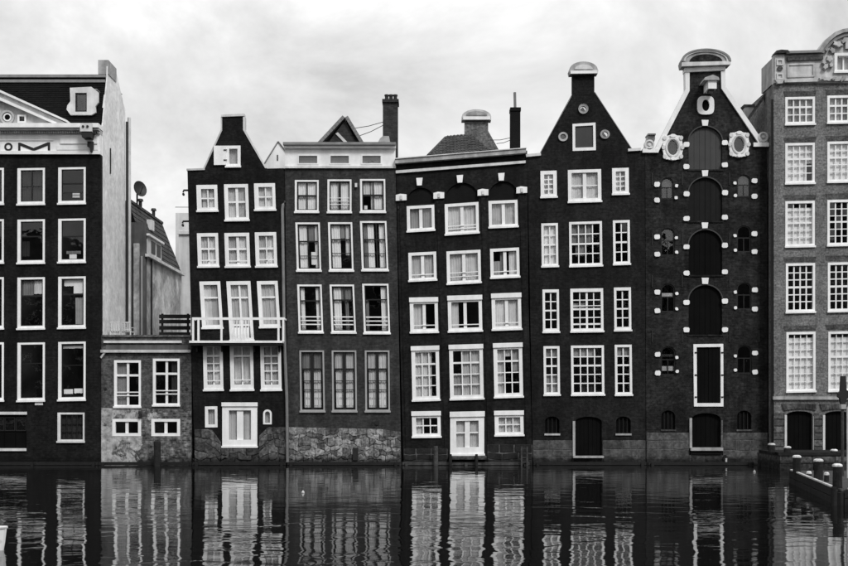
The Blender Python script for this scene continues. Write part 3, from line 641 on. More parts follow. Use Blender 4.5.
# balcony
bl = pbox('balcony', 192.3, 341.4, 284.4, 343.6, -.80, -.002, 'white_paint', h2, P0)
pbox('balcony_soffit', 193, 343.62, 283.6, 346, -.74, -.004, 'timber', bl, P0)
for x in (197, 222, 254, 279): prism('balcony_bracket', [(x, 346.02), (x + 1.4, 346.02), (x + 1.4, 352), (x, 352)], -.3, -.004, 'iron', bl, P0)
PB = PL(-.76)
pbox('handrail', 192.2, 317.4, 284.6, 319.8, -.03, .03, 'white_paint', bl, PB)
for s in (192.6, 284.0): wbox('side_rail', PB.p(s, 0).x - .04, PB.p(s, 0).x + .04, -.72, -.004, PB.p(0, 319.6).z, PB.p(0, 317.8).z, 'white_paint', bl)
for x in (193.2, 198.6, 221.6, 278.6, 283.4): pbox('post', x - 1.1, 319.9, x + .9, 341.5, -.03, .03, 'white_paint', bl, PB)
for i in range(6): pbox('door_board', 231.4 + i * 3.0, 327.2, 233.5 + i * 3.0, 338.6, .04, .06, 'white_paint', bl, P0)
for i in range(7): pbox('baluster', 230.4 + i * 3, 319.9, 231.3 + i * 3, 341.5, -.012, .012, 'white_paint', bl, PB)
# rubble foot
def yt2(x): return 428 if x < 214 else (447.8 if x < 259 else 427.2) if (x > 221) else 440
stones(h2, P0, 194.8, 221, lambda x: 429 + max(0, x - 212) * 1.4, 465.5, 5, 5, 15, 'dark_stone', jit=2.2, gap=.22, proud=.10)
stones(h2, P0, 221.2, 259, lambda x: 448.4, 465.5, 3, 6, 15, 'dark_stone', jit=2.0, gap=.22, proud=.12)
stones(h2, P0, 259.2, 288.4, lambda x: 427 + max(0, 268 - x) * 1.0, 465.5, 6, 4, 11, 'dark_stone', jit=1.9, gap=.22, proud=.08)
# white triangular gable set back behind the right shoulder
PG = PL(2.2)
lg = thing('roof_gable', tuple(PG.p(275, 168, 1)), 'small white triangular gable peeping over the narrow black house', 'gable')
prism('gable_wall', [(263, 174), (263.8, 166), (278.3, 142.6), (290, 158), (290, 174)], 0, 2, 'white_paint', lg, PG)
for a, b in (((263.4, 166), (278.3, 141.8)), ((278.3, 141.8), (290.5, 157.6))): coping(lg, PG, a, b, .8, 'grey_frame', (-.08, 2.05))
pbox('gable_slit', 277, 155, 278.2, 160.5, -.03, -.002, 'grey_shutter', lg, PG)

# ------------------------------------------------------------------ house 3: grey-black house with white attic
h3 = thing('canal_house', (-4.1, .5, 0), 'charcoal leaning canal house with white attic storey and rubble stone foot', 'house', 'houses along the canal')
H = []; K3 = .03
def w3(TL, wd_, ht_, **k):
    k.setdefault('fr', (2.0, 1.6, 1.7, 2.6)); k.setdefault('bar', 'black_sash'); k.setdefault('sash', 1.0); k.setdefault('kx', K3)
    H.append(window(h3, P0, TL, wd_, ht_, **k))
WC = 'white_curtain'
w3((294.9, 180.2), 23.8, 32.6, kx=0, vb=[(.5, .8)], hb=[(.49, 1.8)], curt=[(0, .46, 0, 1, WC), (.54, 1, 0, 1, WC)]); w3((327.5, 179.6), 24, 33.4, kx=0, vb=[(.5, 2.4)], curt=[(0, .44, 0, 1, WC), (.56, 1, 0, 1, WC)], rails=[(.58, .5), (.7, .5), (.82, .5)]); w3((360, 179.2), 25.2, 33.6, kx=.012, vb=[(.52, 1)], hb=[(.49, 1.8)], curt=[(.38, 1, 0, 1, WC), (0, .34, 0, .45, NC), (.04, .2, .85, 1, WC)])
w3((295.4, 222.6), 24.4, 48.8, kx=.03, hb=[(.38, 1.4), (.72, .7)], vb=[(.5, .6)], curt=[(0, .42, 0, 1, WC), (.82, 1, 0, 1, WC), (.62, .9, .62, .92, WC), (.45, .8, 0, .38, 'grey_curtain')]); w3((328, 222.4), 24.2, 49, kx=.03, hb=[(.34, 1.4), (.66, .7)], curt=[(0, .46, 0, 1, WC), (.75, 1, 0, .7, NC), (.5, .72, 0, .3, 'grey_curtain')]); w3((360, 221.2), 26.4, 49.8, kx=.04, hb=[(.36, 1.4), (.68, .7)], vb=[(.62, 1.2)], curt=[(.2, .5, 0, 1, WC), (.74, 1, 0, 1, WC), (0, .2, 0, 1, 'grey_curtain')])
RL = [(.70, 1.1), (.79, 1.1), (.88, 1.1)]
w3((297.2, 284.6), 24.4, 48.4, kx=.035, hb=[(.32, 1.4)], rails=RL, curt=[(0, .2, 0, 1, WC), (.8, 1, 0, 1, WC)]); w3((329.6, 284.6), 24.4, 48.6, kx=.042, hb=[(.3, 1.4)], vb=[(.62, .8)], rails=RL, curt=[(0, .42, 0, 1, WC), (.42, 1, 0, .28, 'grey_curtain'), (.62, .8, .3, 1, 'grey_curtain')]); w3((362.2, 283.8), 26.2, 50, kx=.035, hb=[(.3, 1.2)], rails=RL, curt=[(.74, 1, 0, 1, WC), (.0, .14, .3, 1, 'grey_curtain')])
for x, kxx in ((299.4, .016), (331.7, .012), (364.8, .010)):
    w3((x, 350.4), 24.6, 61.4, kx=kxx, frame='grey_frame', fr=(1.7, 1.5, 1.5, 2.2), vb=[(.5, 3)], hb=[(.29, 1.6), (.5, .7), (.66, .7)], rails=(), curt=[(0, .45, 0, .3, 'grey_curtain' if x < 310 else NC), (.55, 1, 0, .3, 'grey_curtain' if x < 310 else NC), (.05, .42, .3, .98, NC), (.58, .95, .3, .98, NC), (.06, .44, .70, .80, WC), (.06, .44, .84, .94, WC), (.57, .95, .70, .8, WC), (.57, .95, .84, .94, WC)])
o3 = [(288.6, 466), (284.9, 167.6), (395.6, 167.6), (401.4, 466)]
b3 = [(289, 466), (285.5, 150), (394.9, 150), (400.9, 466)]
house('w', P0, '', 'grey_paint_brick', o3, H, root=h3, body=b3)
HA = []
for x in (298.2, 329.8, 361.6):
    HA.append([(x, 155.4), (x + 20, 155.4), (x + 20, 164.4), (x, 164.4)])
at = plate('attic', [(285, 167.5), (285, 146), (395.4, 146), (395.4, 167.5)], HA, -.05, .3, 'white_paint', h3, P0)
for x in (298.2, 329.8, 361.6):
    ring('attic_frame', [(x - .5, 154.9), (x + 20.5, 154.9), (x + 20.5, 164.9), (x - .5, 164.9)], [(x + .9, 156.2), (x + 19.1, 156.2), (x + 19.1, 163.6), (x + .9, 163.6)], -.075, -.052, 'white_paint', at, P0)
    pbox('pane', x, 155.4, x + 20, 164.4, .06, .07, 'window_glass', at, P0); pbox('blind', x, 155.4, x + 20, 164.4, .14, .16, 'grey_curtain', at, P0)
pbox('cornice', 283.8, 143.8, 396, 146.4, -.40, .32, 'lead', h3, P0); pbox('cornice', 284.3, 146.41, 395.8, 149, -.26, -.052, 'white_paint', h3, P0)
pbox('string_course', 285, 166.4, 395.8, 168.6, -.12, -.052, 'old_white', h3, P0)
for x in (322.3, 354): pbox('downpipe_line', x, 169, x + .9, 262, -.03, -.002, 'grey_paint_brick', h3, P0)
pbox('wall_lamp', 355, 183.6, 357.3, 187.6, -.14, -.003, 'old_white', h3, P0)
prism('wall_vent', ell(377, 422.6, 2.6, 2.4, 12), -.05, -.003, 'iron', h3, P0)
stones(h3, P0, 288.8, 400.6, lambda x: 427 + (x - 288) * .02 + (1 if x > 380 else 0) * (x - 380) * .12, 465.5, 7, 3.5, 10, 'rubble_stone', jit=2.0, gap=.16, proud=.08)
pbox('drain_slot', 353, 447.5, 358.4, 460, -.19, -.17, 'iron', h3, P0)
tube('downpipe', [P0.p(285.4, 201.5, -.08), P0.p(283.2, 205, -.1), P0.p(282.6, 210, -.1), P0.p(284.4, 330, -.1), P0.p(287.2, 400, -.16), P0.p(288, 462, -.22)], .075, 'zinc', h3)
# small dormer gable behind the attic, chimney with pots and wires
P2 = PL(2.0)
dg = prism('roof_dormer', [(323, 150), (345.3, 120), (359.5, 150)], 0, 3, 'brick_chimney', h3, P2)
for a, b in (((319.6, 146), (345.4, 118.4)), ((345.2, 118.4), (361.8, 146))):
    A, B = P2.p(*a), P2.p(*b); n = 9
    for i in range(n):
        p, q = A + (B - A) * (i / n), A + (B - A) * ((i + .94) / n); up = Vector((-(q - p).z, 0, (q - p).x)).normalized() * .17
        if up.z < 0: up = -up
        V = [v + Vector((0, yy, 0)) for yy in (-.2, 3.1) for v in (p, q, q + up, p + up)]
        new('verge_tile', V, [[0, 1, 2, 3], [4, 5, 6, 7], [0, 1, 5, 4], [2, 3, 7, 6], [0, 3, 7, 4], [1, 2, 6, 5]], 'zinc', dg)
prism('dormer_board', [(335.6, 134), (338, 132.6), (348, 143), (345, 143.6)], -.06, -.003, 'old_white', dg, P2)
ch = pbox('chimney', 382.6, 99.5, 397.6, 175, .3, 1.2, 'brick_chimney', h3, P2)
pbox('chimney_cap', 382, 98, 398.6, 101, .2, 1.3, 'brick_chimney', ch, P2)
zc = P2.p(0, 98).z
for x in (386.3, 390.6, 395): lathe('chimney_pot', [(.11, 0), (.09, .25), (.12, .26), (.12, .34)], tuple(P2.p(x, 98, .7)), 'brick_chimney', ch, n=10)
prism('chimney_flashing', [(377, 144), (380, 138.5), (383, 136), (389, 136.2), (390.5, 144)], .0, .29, 'stone_trim', ch, P2)
for a, b in (((352, 126), (384, 119)), ((357, 134), (384, 122))): tube('stay_wire', [P2.p(*a, .6), P2.p((a[0] + b[0]) / 2, (a[1] + b[1]) / 2 + 1, .6), P2.p(*b, .6)], .018, 'iron', h3, n=5)

# ------------------------------------------------------------------ house 4: black house with white keystones, rows tilting up to the right
h4 = thing('canal_house', (2, .5, 0), 'crooked black canal house with white keystones over blind arches', 'house', 'houses along the canal')
H = []
def w4(TL, wd_, ht_, ky, **k):
    k.setdefault('fr', (3.2, 2.8, 2.9, 3.2)); k.setdefault('kx', .022); k.setdefault('curt', FULL(NC)); k.setdefault('vb', [(.5, 3.2)])
    H.append(window(h4, P0, TL, wd_, ht_, ky=ky, **k))
GC = 'grey_curtain'
w4((406.6, 206.4), 27.6, 25.8, -.06, curt=FULL(GC)); w4((444.6, 204.4), 33.8, 31, -.07, rails=[(.78, .9), (.9, .9)]); w4((488.4, 201.2), 29, 27, -.045)
w4((408.3, 253), 27.8, 28.6, -.05, rails=[(.86, .9)]); w4((446.4, 251.6), 34, 33, -.055, rails=[(.7, .8), (.85, .8)]); w4((490, 249), 29, 29.6, -.05, rails=[(.86, .9)], curt=[(.3, .5, 0, 1, GC), (.0, .3, .4, 1, GC), (.68, 1, 0, 1, NC)])
TF = (3.6, 3.2, 6.2, 4)
w4((409.6, 298), 28, 35, -.02, fr=TF, hood=4.4, rails=[(.86, .9)], curt=[(.0, .42, 0, 1, NC)]); w4((447.6, 296.2), 34, 36, -.03, fr=TF, hood=4.4, rails=[(.88, .9)], curt=[(0, .26, 0, 1, NC)]); w4((491.4, 294), 29.4, 36.4, -.035, fr=TF, hood=4.4, rails=[(.88, .9)])
G4 = dict(fr=(3.8, 3.4, 6, 4.4), hood=4.2, vb=bars(3, 1.1), hb=[(.27, 1.8), (.53, 1), (.76, 1)])
w4((411.2, 346.6), 27.6, 54.4, -.03, curt=[(0, .8, 0, 1, NC)], **G4); w4((449, 345.2), 33.6, 54.6, -.03, curt=[(.34, 1, 0, 1, NC), (0, .3, .5, 1, GC)], **G4); w4((493.2, 343.6), 28.8, 54.2, -.03, curt=[(0, .36, 0, 1, NC), (.36, .68, 0, .16, NC), (.7, 1, .0, .5, GC)], **G4)
G5 = dict(fr=(4, 3.2, 6.4, 3.8), hood=4.2, vb=bars(3, 1.1), hb=[(.5, 1.1)])
w4((411.8, 411.6), 28.6, 25.8, -.015, curt=[(0, .36, 0, 1, NC)], **G5); w4((494.4, 411), 28.8, 24.8, -.015, **G5)
w4((450.2, 412), 34, 43.4, -.02, fr=(6, 5.6, 9, 8), vb=[(.5, 5)], hb=[(.45, 1.3)], hood=5, kx=0, name='door')
# blind arches: slightly recessed arched panels
AR = []
for x0, y0, x1, y1, ky in ((406.4, 188.5, 434.6, 205, -.06), (444.4, 184, 478.6, 203.4, -.07), (488.2, 182.2, 517.6, 200, -.06)):
    AR.append([(x, y + ky * (x - x0)) for x, y in arch(x0, y0, x1, y1, min((x1 - x0) / 2, y1 - y0 - 2))])
o4 = [(403.2, 466), (395.9, 160.6), (527.2, 150.6), (528.5, 300), (532.6, 466)]
b4 = [(403.6, 466), (396.6, 163), (524.4, 153), (532, 466)]
house('w', P0, '', 'black_paint_brick', o4, H + AR, root=h4, body=b4)
for a in AR: prism('blind_arch', a, .10, .2, 'tar_wall', h4, P0)
prism('cornice', [(395.2, 160.6), (525.6, 150), (525.6, 154.2), (395.2, 164.8)], -.32, .35, 'stone_trim', h4, P0)
prism('cornice_coping', [(395, 159.6), (525.8, 149), (525.8, 149.9), (395, 160.5)], -.38, .4, 'old_white', h4, P0)
prism('string_course', [(395.8, 171), (525.4, 161), (525.4, 163.6), (395.8, 173.8)], -.12, -.003, 'old_white', h4, P0)
for cx_, cy_ in ((419.4, 182.2), (459.8, 179.4), (501.2, 177.4)):
    prism('keystone', [(cx_ - 3.2, cy_ - 3.6), (cx_ + 3.2, cy_ - 4), (cx_ + 2.4, cy_ + 3.6), (cx_ - 2.4, cy_ + 3.8)], -.14, -.003, 'white_paint', h4, P0)
for cx_, cy_ in ((401.2, 198), (438.8, 196), (482.9, 193), (521.6, 190.6)):
    im = prism('impost', [(cx_ - 5.4, cy_ - 2.6), (cx_ - 1, cy_ - 3.8), (cx_ + 5.4, cy_ - 3.2), (cx_ + 5.4, cy_ + 2.6), (cx_ - 5.4, cy_ + 3.2)], -.12, -.003, 'white_paint', h4, P0)
    pbox('impost_boss', cx_ - 1.2, cy_ - 2, cx_ + 1.2, cy_ + 2, -.17, -.122, 'old_white', im, P0)
for xt, xb_ in ((399.4, 406), (436.2, 445), (481, 488), (519.4, 526.5)):
    prism('pilaster', [(xt, 203 - (xt - 400) * .07), (xt + 4.6, 203 - (xt - 400) * .07), (xb_ + 4.6, 452), (xb_, 452)], -.035, -.003, 'black_paint_brick', h4, P0)
for x, y in ((398.4, 207.8), (438.6, 211.4), (484.6, 208.8)): prism('anchor_plate', ell(x, y, 1, 1.6, 8), -.06, -.036, 'iron', h4, P0)
stones(h4, P0, 404, 447.4, 448, 465.5, 3, 10, 17, 'timber', jit=.7, proud=.04)
stones(h4, P0, 487.6, 532, 444, 465.5, 3, 10, 17, 'timber', jit=.7, proud=.04)
pbox('door_step', 449, 455.6, 486, 459, -.5, -.003, 'dark_stone', h4, P0)
# hipped tile roof and the top of a neck gable behind
PR = PL(2.5)
A, B, Cc, D = PR.p(428, 156, 0), PR.p(490, 151, 0), PR.p(471.6, 128.6, 2.2), PR.p(446.2, 128.8, 2.2)
new('hip_roof', [A, B, Cc, D, A + Vector((0, 6, 0)), B + Vector((0, 6, 0)), Cc + Vector((0, 1.5, 0)), D + Vector((0, 1.5, 0))], [[0, 1, 2, 3], [0, 3, 7, 4], [1, 5, 6, 2], [3, 2, 6, 7]], 'roof_tile', h4)
V_ = (D + Cc) / 2 - (A + B) / 2; wA = (B - A).length; wC = (Cc - D).length
o_ = A; hv = D - A; U_ = B - A
lo_ = (D - A).dot(U_.normalized()) / wA; hi_ = 1 - (B - Cc).dot(U_.normalized()) / wA
n_ = Vector((0, hv.y, hv.z))
tiles('roof_tiles', o_ + Vector((0, -.03, .02)), U_, n_, 17, 11, 'roof_tile', h4, wave=.03, tri=lambda v: (lo_ * v, 1 - (1 - hi_) * v))
for a, b in ((A, D), (B, Cc), (D, Cc)): tube('ridge_tile', [a, (a + b) / 2, b], .10, 'roof_tile', h4, n=6)
PN = PL(5.5)
ng = prism('neck_gable', [(464.6, 165), (464.6, 121.5), (488.2, 121.5), (488.2, 131), (500, 152), (503, 165)], 0, .4, 'brown_brick', h4, PN)
prism('pediment', [(461.6, 120.9), (461.6, 117.2)] + [(476.4 - 14.6 * math.cos(math.pi * i / 10), 117 - 7 * math.sin(math.pi * i / 10)) for i in range(11)] + [(491, 117.2), (491, 120.9)], -.15, .5, 'dirty_white', h4, PN)
prism('pediment_shell', [(476.4 - 10.5 * math.cos(math.pi * i / 10), 116 - 4 * math.sin(math.pi * i / 10)) for i in range(11)], -.2, -.152, 'stone_trim', h4, PN)
prism('pediment_band', [(463, 117.6), (490, 117.6), (490, 120.6), (463, 120.6)], -.22, -.152, 'white_paint', h4, PN)
PC = PL(1.0)
c4 = pbox('chimney', 510.6, 109, 520.4, 158, 0, .6, 'tar_wall', h4, PC)
pbox('chimney_cap', 510.2, 107.6, 520.9, 111, -.05, .65, 'tar_wall', c4, PC)
tube('flue_pipe', [PC.p(515.6, 108, .3), PC.p(515.2, 91, .3)], .07, 'zinc', c4)
for a, b in (((490, 138.4), (511, 136.6)), ((497, 142), (511, 138.8))): tube('stay_wire', [PC.p(*a, .4), PC.p((a[0] + b[0]) / 2, (a[1] + b[1]) / 2 + .8, .4), PC.p(*b, .3)], .016, 'iron', h4, n=5)

# ------------------------------------------------------------------ house 5: tall black house with neck gable and three round windows
h5 = thing('canal_house', (8.2, .5, 0), 'tall black canal house with neck gable, grey attic shutter and three round windows', 'house', 'houses along the canal')
H = []
def w5(TL, wd_, ht_, **k):
    k.setdefault('fr', (2.4, 2.2, 2.4, 3.2)); k.setdefault('kx', .012); k.setdefault('ky', -.03); k.setdefault('curt', ())
    H.append(window(h5, P0, TL, wd_, ht_, **k))
w5((540.4, 171.2), 16.2, 26.8, fr=(3.6, 3.6, 3.6, 3.8), vb=bars(2, 1.2), hb=bars(4, 1), curt=FULL(NC)); w5((567.8, 170.2), 33.2, 32.6, fr=(3.6, 3.4, 3, 4), vb=[(.5, 3.4)], hb=[(.5, 1)], curt=FULL(NC)); w5((612, 168.4), 16.6, 26.6, fr=(3.6, 3.6, 3.4, 3.8), vb=bars(2, 1.2), hb=bars(4, 1), curt=FULL(NC))
w5((541.2, 223.6), 16.6, 43.6, vb=bars(2, 1), hb=[(.25, 1), (.5, 1.6), (.75, 1)], curt=[(0, .48, 0, 1, WC), (.48, 1, 0, 1, WC)]); w5((569, 222.2), 32.8, 44.8, vb=bars(4, 1), hb=[(.25, 1), (.5, 1.8), (.75, 1)], curt=[(0, .75, 0, .46, GC), (.15, .55, .5, .8, GC)]); w5((612.8, 220.6), 16.8, 44.4, vb=bars(2, 1.1), hb=[(.25, 1), (.5, 1.8), (.75, 1)])
w5((542.4, 289.6), 16.4, 43, ky=-.01, fr=(2.4, 2.2, 3, 4), vb=bars(2, 1.2), hb=[(.25, 1), (.5, 1.6), (.75, 1)]); w5((570.2, 288.8), 32.8, 43.4, ky=-.015, fr=(2.6, 2.4, 3.4, 3.6), vb=[(.25, 1), (.5, 2), (.75, 1)], hb=[(.22, 1), (.47, 1.8), (.7, 1), (.88, 1.6)], curt=[(0, .5, .3, .47, GC)], rails=[(.38, .8)]); w5((613.8, 287.6), 17, 43.4, ky=-.015, fr=(2.4, 2.2, 3, 4), vb=bars(2, 1.2), hb=[(.25, 1), (.5, 1.6), (.75, 1)])
H4 = [(.2, 1), (.4, 1.8), (.6, 1), (.8, 1)]
w5((543.4, 346.2), 16, 49.2, ky=-.01, vb=bars(2, 1.2), hb=H4, curt=[(0, 1, 0, .2, GC), (0, 1, .6, 1, GC)]); w5((570.8, 345.6), 33, 49.8, ky=-.01, vb=bars(4, 1.1), hb=H4, curt=[(0, .8, 0, .2, GC), (.3, .8, .8, 1, 'interior')]); w5((614.6, 344.8), 17, 50.6, ky=-.01, vb=bars(2, 1.2), hb=H4, curt=[(0, 1, 0, .2, GC)])
# attic hatch with a grey shutter
s5 = [(572.4, 124.2), (595.4, 122.8), (595.8, 150.4), (572.6, 151.2)]; i5 = [(575, 126.6), (593, 125.6), (593.3, 147.4), (575.2, 148)]
aw = ring('window', s5, i5, -.04, .12, 'white_paint', h5, P0); prism('shutter', i5, .02, .07, 'grey_shutter', aw, P0); H.append([(573, 124.8), (594.9, 123.5), (595.2, 149.8), (573.2, 150.6)])
for cx_, cy_ in ((583.1, 109.3), (563, 137), (604.8, 134.6)):
    oc = ring('round_window', ell(cx_, cy_, 4.8, 4.6), ell(cx_, cy_, 2.9, 2.7), -.08, .1, 'stone_trim', h5, P0)
    prism('pane', ell(cx_, cy_, 2.9, 2.7, 16), .05, .06, 'window_glass', oc, P0); H.append(ell(cx_, cy_, 4.4, 4.2))
ring('round_window_sill', ell(583.1, 109.3, 4.9, 4.9), ell(583.1, 109.3, 4.7, 4.7), -.1, -.081, 'old_white', h5, P0)
# arched cellar windows and door
for x0, x1 in ((545, 559.4), (616, 630.8)):
    a = arch(x0, 416.4, x1, 433.4, 5); H.append(a); c = prism('cellar_window', a, .16, .2, 'black_door', h5, P0)
    for i in range(3): pbox('window_bar', x0 + 3 + i * 4, 418, x0 + 3.7 + i * 4, 433, .10, .14, 'black_sash', c, P0)
    pbox('sill', x0 - .6, 433.4, x1 + .6, 435.2, -.06, .1, 'dirty_white' if x0 < 600 else 'stone_trim', h5, P0)
a = arch(575.2, 416.6, 601.8, 455.4, 5); H.append(a); door_leaf(h5, P0, 575.2, 416.6, 601.8, 455.4, 'black_door', .12, 5, name='door')
o5 = [(533, 466), (527.4, 157), (539, 156), (572.2, 95.4), (572.2, 74.6), (594.4, 74), (594.4, 93), (632.6, 151), (644.8, 150.6), (645.8, 466)]
b5 = [(533.4, 466), (528.6, 176), (583.4, 106), (641.4, 176), (645.1, 466)]
house('w', P0, '', 'black_paint_c', o5, H, root=h5, body=b5)
prism('coping', [(526, 157.4), (525.8, 154.6), (540.6, 153.4), (540.8, 156)], -.12, .4, 'old_white', h5, P0)
prism('coping', [(627.8, 151.8), (627.8, 149.2), (640.4, 148.4), (640.4, 151)], -.12, .4, 'old_white', h5, P0)
for a, b in (((539.2, 155.6), (572.2, 95)), ((594.4, 92.6), (632.4, 150.6))): coping(h5, P0, a, b, .7, 'lead', (-.03, .34))
cap = [(569.4, 75.2), (568.6, 71.6)] + [(583.2 - 14 * math.cos(math.pi * i / 12), 70.6 - 8 * math.sin(math.pi * i / 12)) for i in range(13)] + [(597.8, 71.2), (597.2, 74.6)]
prism('pediment', cap, -.18, .4, 'stone_trim', h5, P0)
prism('pediment_shell', [(583.2 - 9 * math.cos(math.pi * i / 10), 70.6 - 4.6 * math.sin(math.pi * i / 10)) for i in range(11)], -.24, -.182, 'old_white', h5, P0)
prism('pediment_band', [(570, 72.2), (596.8, 71.8), (596.8, 74.8), (570, 75.2)], -.26, -.182, 'white_paint', h5, P0)
stones(h5, P0, 533, 572.2, 440, 465.5, 3, 13, 21, 'ashlar_stone', jit=.35, gap=.3, proud=.02)
stones(h5, P0, 602.6, 645.2, 440, 465.5, 3, 13, 21, 'ashlar_stone', jit=.35, gap=.3, proud=.02)
stones(h5, P0, 572.4, 602.4, 458, 465.5, 1, 13, 17, 'dark_stone', jit=.3, gap=.3, proud=.02)
pbox('door_jamb', 572.6, 421, 575, 455.6, -.12, .1, 'stone_trim', h5, P0); pbox('door_step', 572.6, 455.6, 603, 457.6, -.3, .2, 'stone_trim', h5, P0)

# ------------------------------------------------------------------ house 6: warehouse with arched loading doors
h6 = thing('warehouse', (14.1, .5, 0), 'dark brick warehouse with stacked arched loading doors, white blocks and white-edged gable', 'warehouse', 'houses along the canal')
H = []
BL = 'white_paint'
def block(cx_, cy_, w_, h_, nm='quoin_block'):
    k_ = min(w_, h_) * .22; a, b = w_ / 2, h_ / 2; r_ = lambda: rnd.uniform(-.25, .25)
    pts = [(-a + k_, -b), (a - k_, -b), (a, -b + k_), (a, b - k_), (a - k_, b), (-a + k_, b), (-a, b - k_), (-a, -b + k_)]
    if nm == 'keystone': pts = [(-a, -b), (a, -b), (a * .78, b), (-a * .78, b)]
    prism(nm, [(cx_ + x + r_(), cy_ + y + r_()) for x, y in pts], -.07 - rnd.uniform(0, .02), -.003, BL, h6, P0)
for y0, y1, ky_, kk, m in ((126.6, 169.6, 123.2, ((144.6, 143), (167, 165.2)), 'grey_shutter'), (177.6, 221, 173.6, ((194.2, 193), (218.8, 217.4)), 'dark_shutter'), (229.8, 275, 225.6, ((247, 245.6), (273.2, 272)), 'black_door'), (285, 334.6, 281, ((302.4, 301.2), (330, 329.8)), 'black_door')):
    a = arch(688.6, y0, 722.2, y1, 15.5); H.append(a)
    door_leaf(h6, P0, 688.6, y0, 722.2, y1, m, .10, 15.5)
    nA = 14; c = 705.4
    ro = [(c - 17.9 * math.cos(math.pi * i / nA), y0 + 15.5 - 16.6 * math.sin(math.pi * i / nA)) for i in range(nA + 1)]; ri = [(c - 16.7 * math.cos(math.pi * i / nA), y0 + 15.5 - 15.4 * math.sin(math.pi * i / nA)) for i in range(nA + 1)]
    prism('arch_brick', ro + ri[::-1], -.03, -.003, 'grey_shutter', h6, P0)
    block(704.8, ky_, 6.6, 6, 'keystone')
    for (l_, r_) in kk: block(686.2, l_, 5.9, 4.9); block(724.6, r_, 5.9, 4.9)
    pbox('threshold', 687.4, y1, 723.4, y1 + 1.6, -.05, .1, 'warehouse_brick', h6, P0)
for y0, y1, x0, x1, bl in ((177.6, 199, 661, 673.4, ((656.8, 184.6, 0), (656.8, 200.4, 0), (676.3, 186, 1), (676, 198, 1))), (174.6, 197, 737.2, 750.4, ((734.6, 183.4, 1), (735, 195.8, 1), (754.2, 181, 0), (754.2, 196.6, 0))),
        (228.2, 255.6, 661, 674.6, ((657, 237, 0), (657, 254.4, 0), (676.2, 238, 1), (676.4, 252.4, 1))), (225.6, 252.2, 737, 751, ((734.7, 236, 1), (735, 250.4, 1), (754.3, 234, 0), (754.3, 251.8, 0))),
        (283.8, 312, 661, 675, ((657.1, 292.2, 0), (657.2, 310.8, 0), (676.5, 293.6, 1), (676.5, 309, 1))), (282.4, 309.4, 737, 751.4, ((735, 292.2, 1), (735, 307.8, 1), (754.6, 290, 0), (754.6, 309, 0))),
        (346.4, 375, 661, 675.4, ((657.4, 354.4, 0), (657.6, 373, 0), (676.7, 357.4, 1), (676.8, 371.2, 1))), (345, 373.6, 737, 751.6, ((735, 356, 1), (735, 370, 1), (754.7, 353, 0), (754.8, 372, 0)))):
    a = arch(x0, y0, x1, y1, 5.6); H.append(a); ain = arch(x0 + 1.1, y0 + 1.1, x1 - 1.1, y1 - 1.2, 5)
    wn = ring('arched_window', a, ain, .05, .14, 'black_sash', h6, P0)
    ymid = y0 + (y1 - y0) * .46; cx_ = (x0 + x1) / 2
    for (u0, v0, u1, v1) in ((x0 + 1.1, ymid + .5, cx_ - .4, y1 - 1.2), (cx_ + .4, ymid + .5, x1 - 1.1, y1 - 1.2)): pbox('pane', u0, v0, u1, v1, .09, .1, 'window_glass', wn, P0)
    top = [p for p in ain if p[1] <= ymid - .5] ; prism('pane', [(x0 + 1.1, ymid - .5)] + top + [(x1 - 1.1, ymid - .5)], .09, .1, 'window_glass', wn, P0)
    pbox('glazing_bar', x0 + 1.1, ymid - .5, x1 - 1.1, ymid + .5, .07, .12, 'black_sash', wn, P0); pbox('glazing_bar', cx_ - .4, ymid + .51, cx_ + .4, y1 - 1.2, .07, .12, 'black_sash', wn, P0)
    if (x0, y0) in ((661, 177.6), (737.2, 174.6)): prism('blind', [(x0 + 1, y0 + 10.5)] + [p for p in ain if p[1] < y0 + 7] + [(x1 - 1, y0 + 10.5)], .16, .18, 'grey_shutter', wn, P0)  # grey sheet stands in for sky reflected in the upper glass, no actual blind
    if x0 == 661 and y0 > 280:
        yy = y0 + (9 if y0 < 300 else 19.6); pbox('blind', x0 + 1.4, yy, x1 - 1.4, yy + 4.6, .15, .17, 'net_curtain', wn, P0)
        if y0 > 300: pbox('blind', x0 + 1.4, yy - 12, x1 - 1.4, yy - 9.6, .15, .17, 'grey_shutter', wn, P0)
    for bx, by, sm in bl: block(bx, by, 3.0 if sm else 5.6, 3.0 if sm else 4.7)
# white-framed loading door and the cellar openings
f5 = [(693.2, 344.2), (723, 343.8), (723.2, 406.4), (693.8, 406.4)]; i5 = [(696.4, 347.2), (720.4, 346.9), (720.6, 403), (696.8, 403)]
fd = ring('door_frame', f5, i5, -.06, .12, 'white_paint', h6, P0); H.append([(693.6, 344.6), (722.6, 344.2), (722.8, 406), (694.2, 406)])
door_leaf(h6, P0, 696.5, 347.1, 720.5, 403, 'black_door', .03)
for y in (352.6, 375, 397):
    for x in (694.4, 720.8): pbox('strap_hinge', x, y - .7, x + 2.2, y + .7, -.085, -.062, 'iron', fd, P0)
a = arch(691.6, 413, 720.8, 447.2, 6); H.append(a); door_leaf(h6, P0, 691.6, 413, 720.8, 447.2, 'black_door', .16, 6)
pbox('door_jamb', 689.2, 418, 691.6, 448, -.12, .1, 'stone_trim', h6, P0); pbox('door_jamb', 720.9, 420, 722.3, 447, -.1, .1, 'dark_stone', h6, P0)
pbox('sill', 690, 447.3, 722, 450.4, -.25, .15, 'stone_trim', h6, P0); pbox('sill', 690.6, 450.41, 721.5, 454.4, -.14, -.06, 'tar_wall', h6, P0)
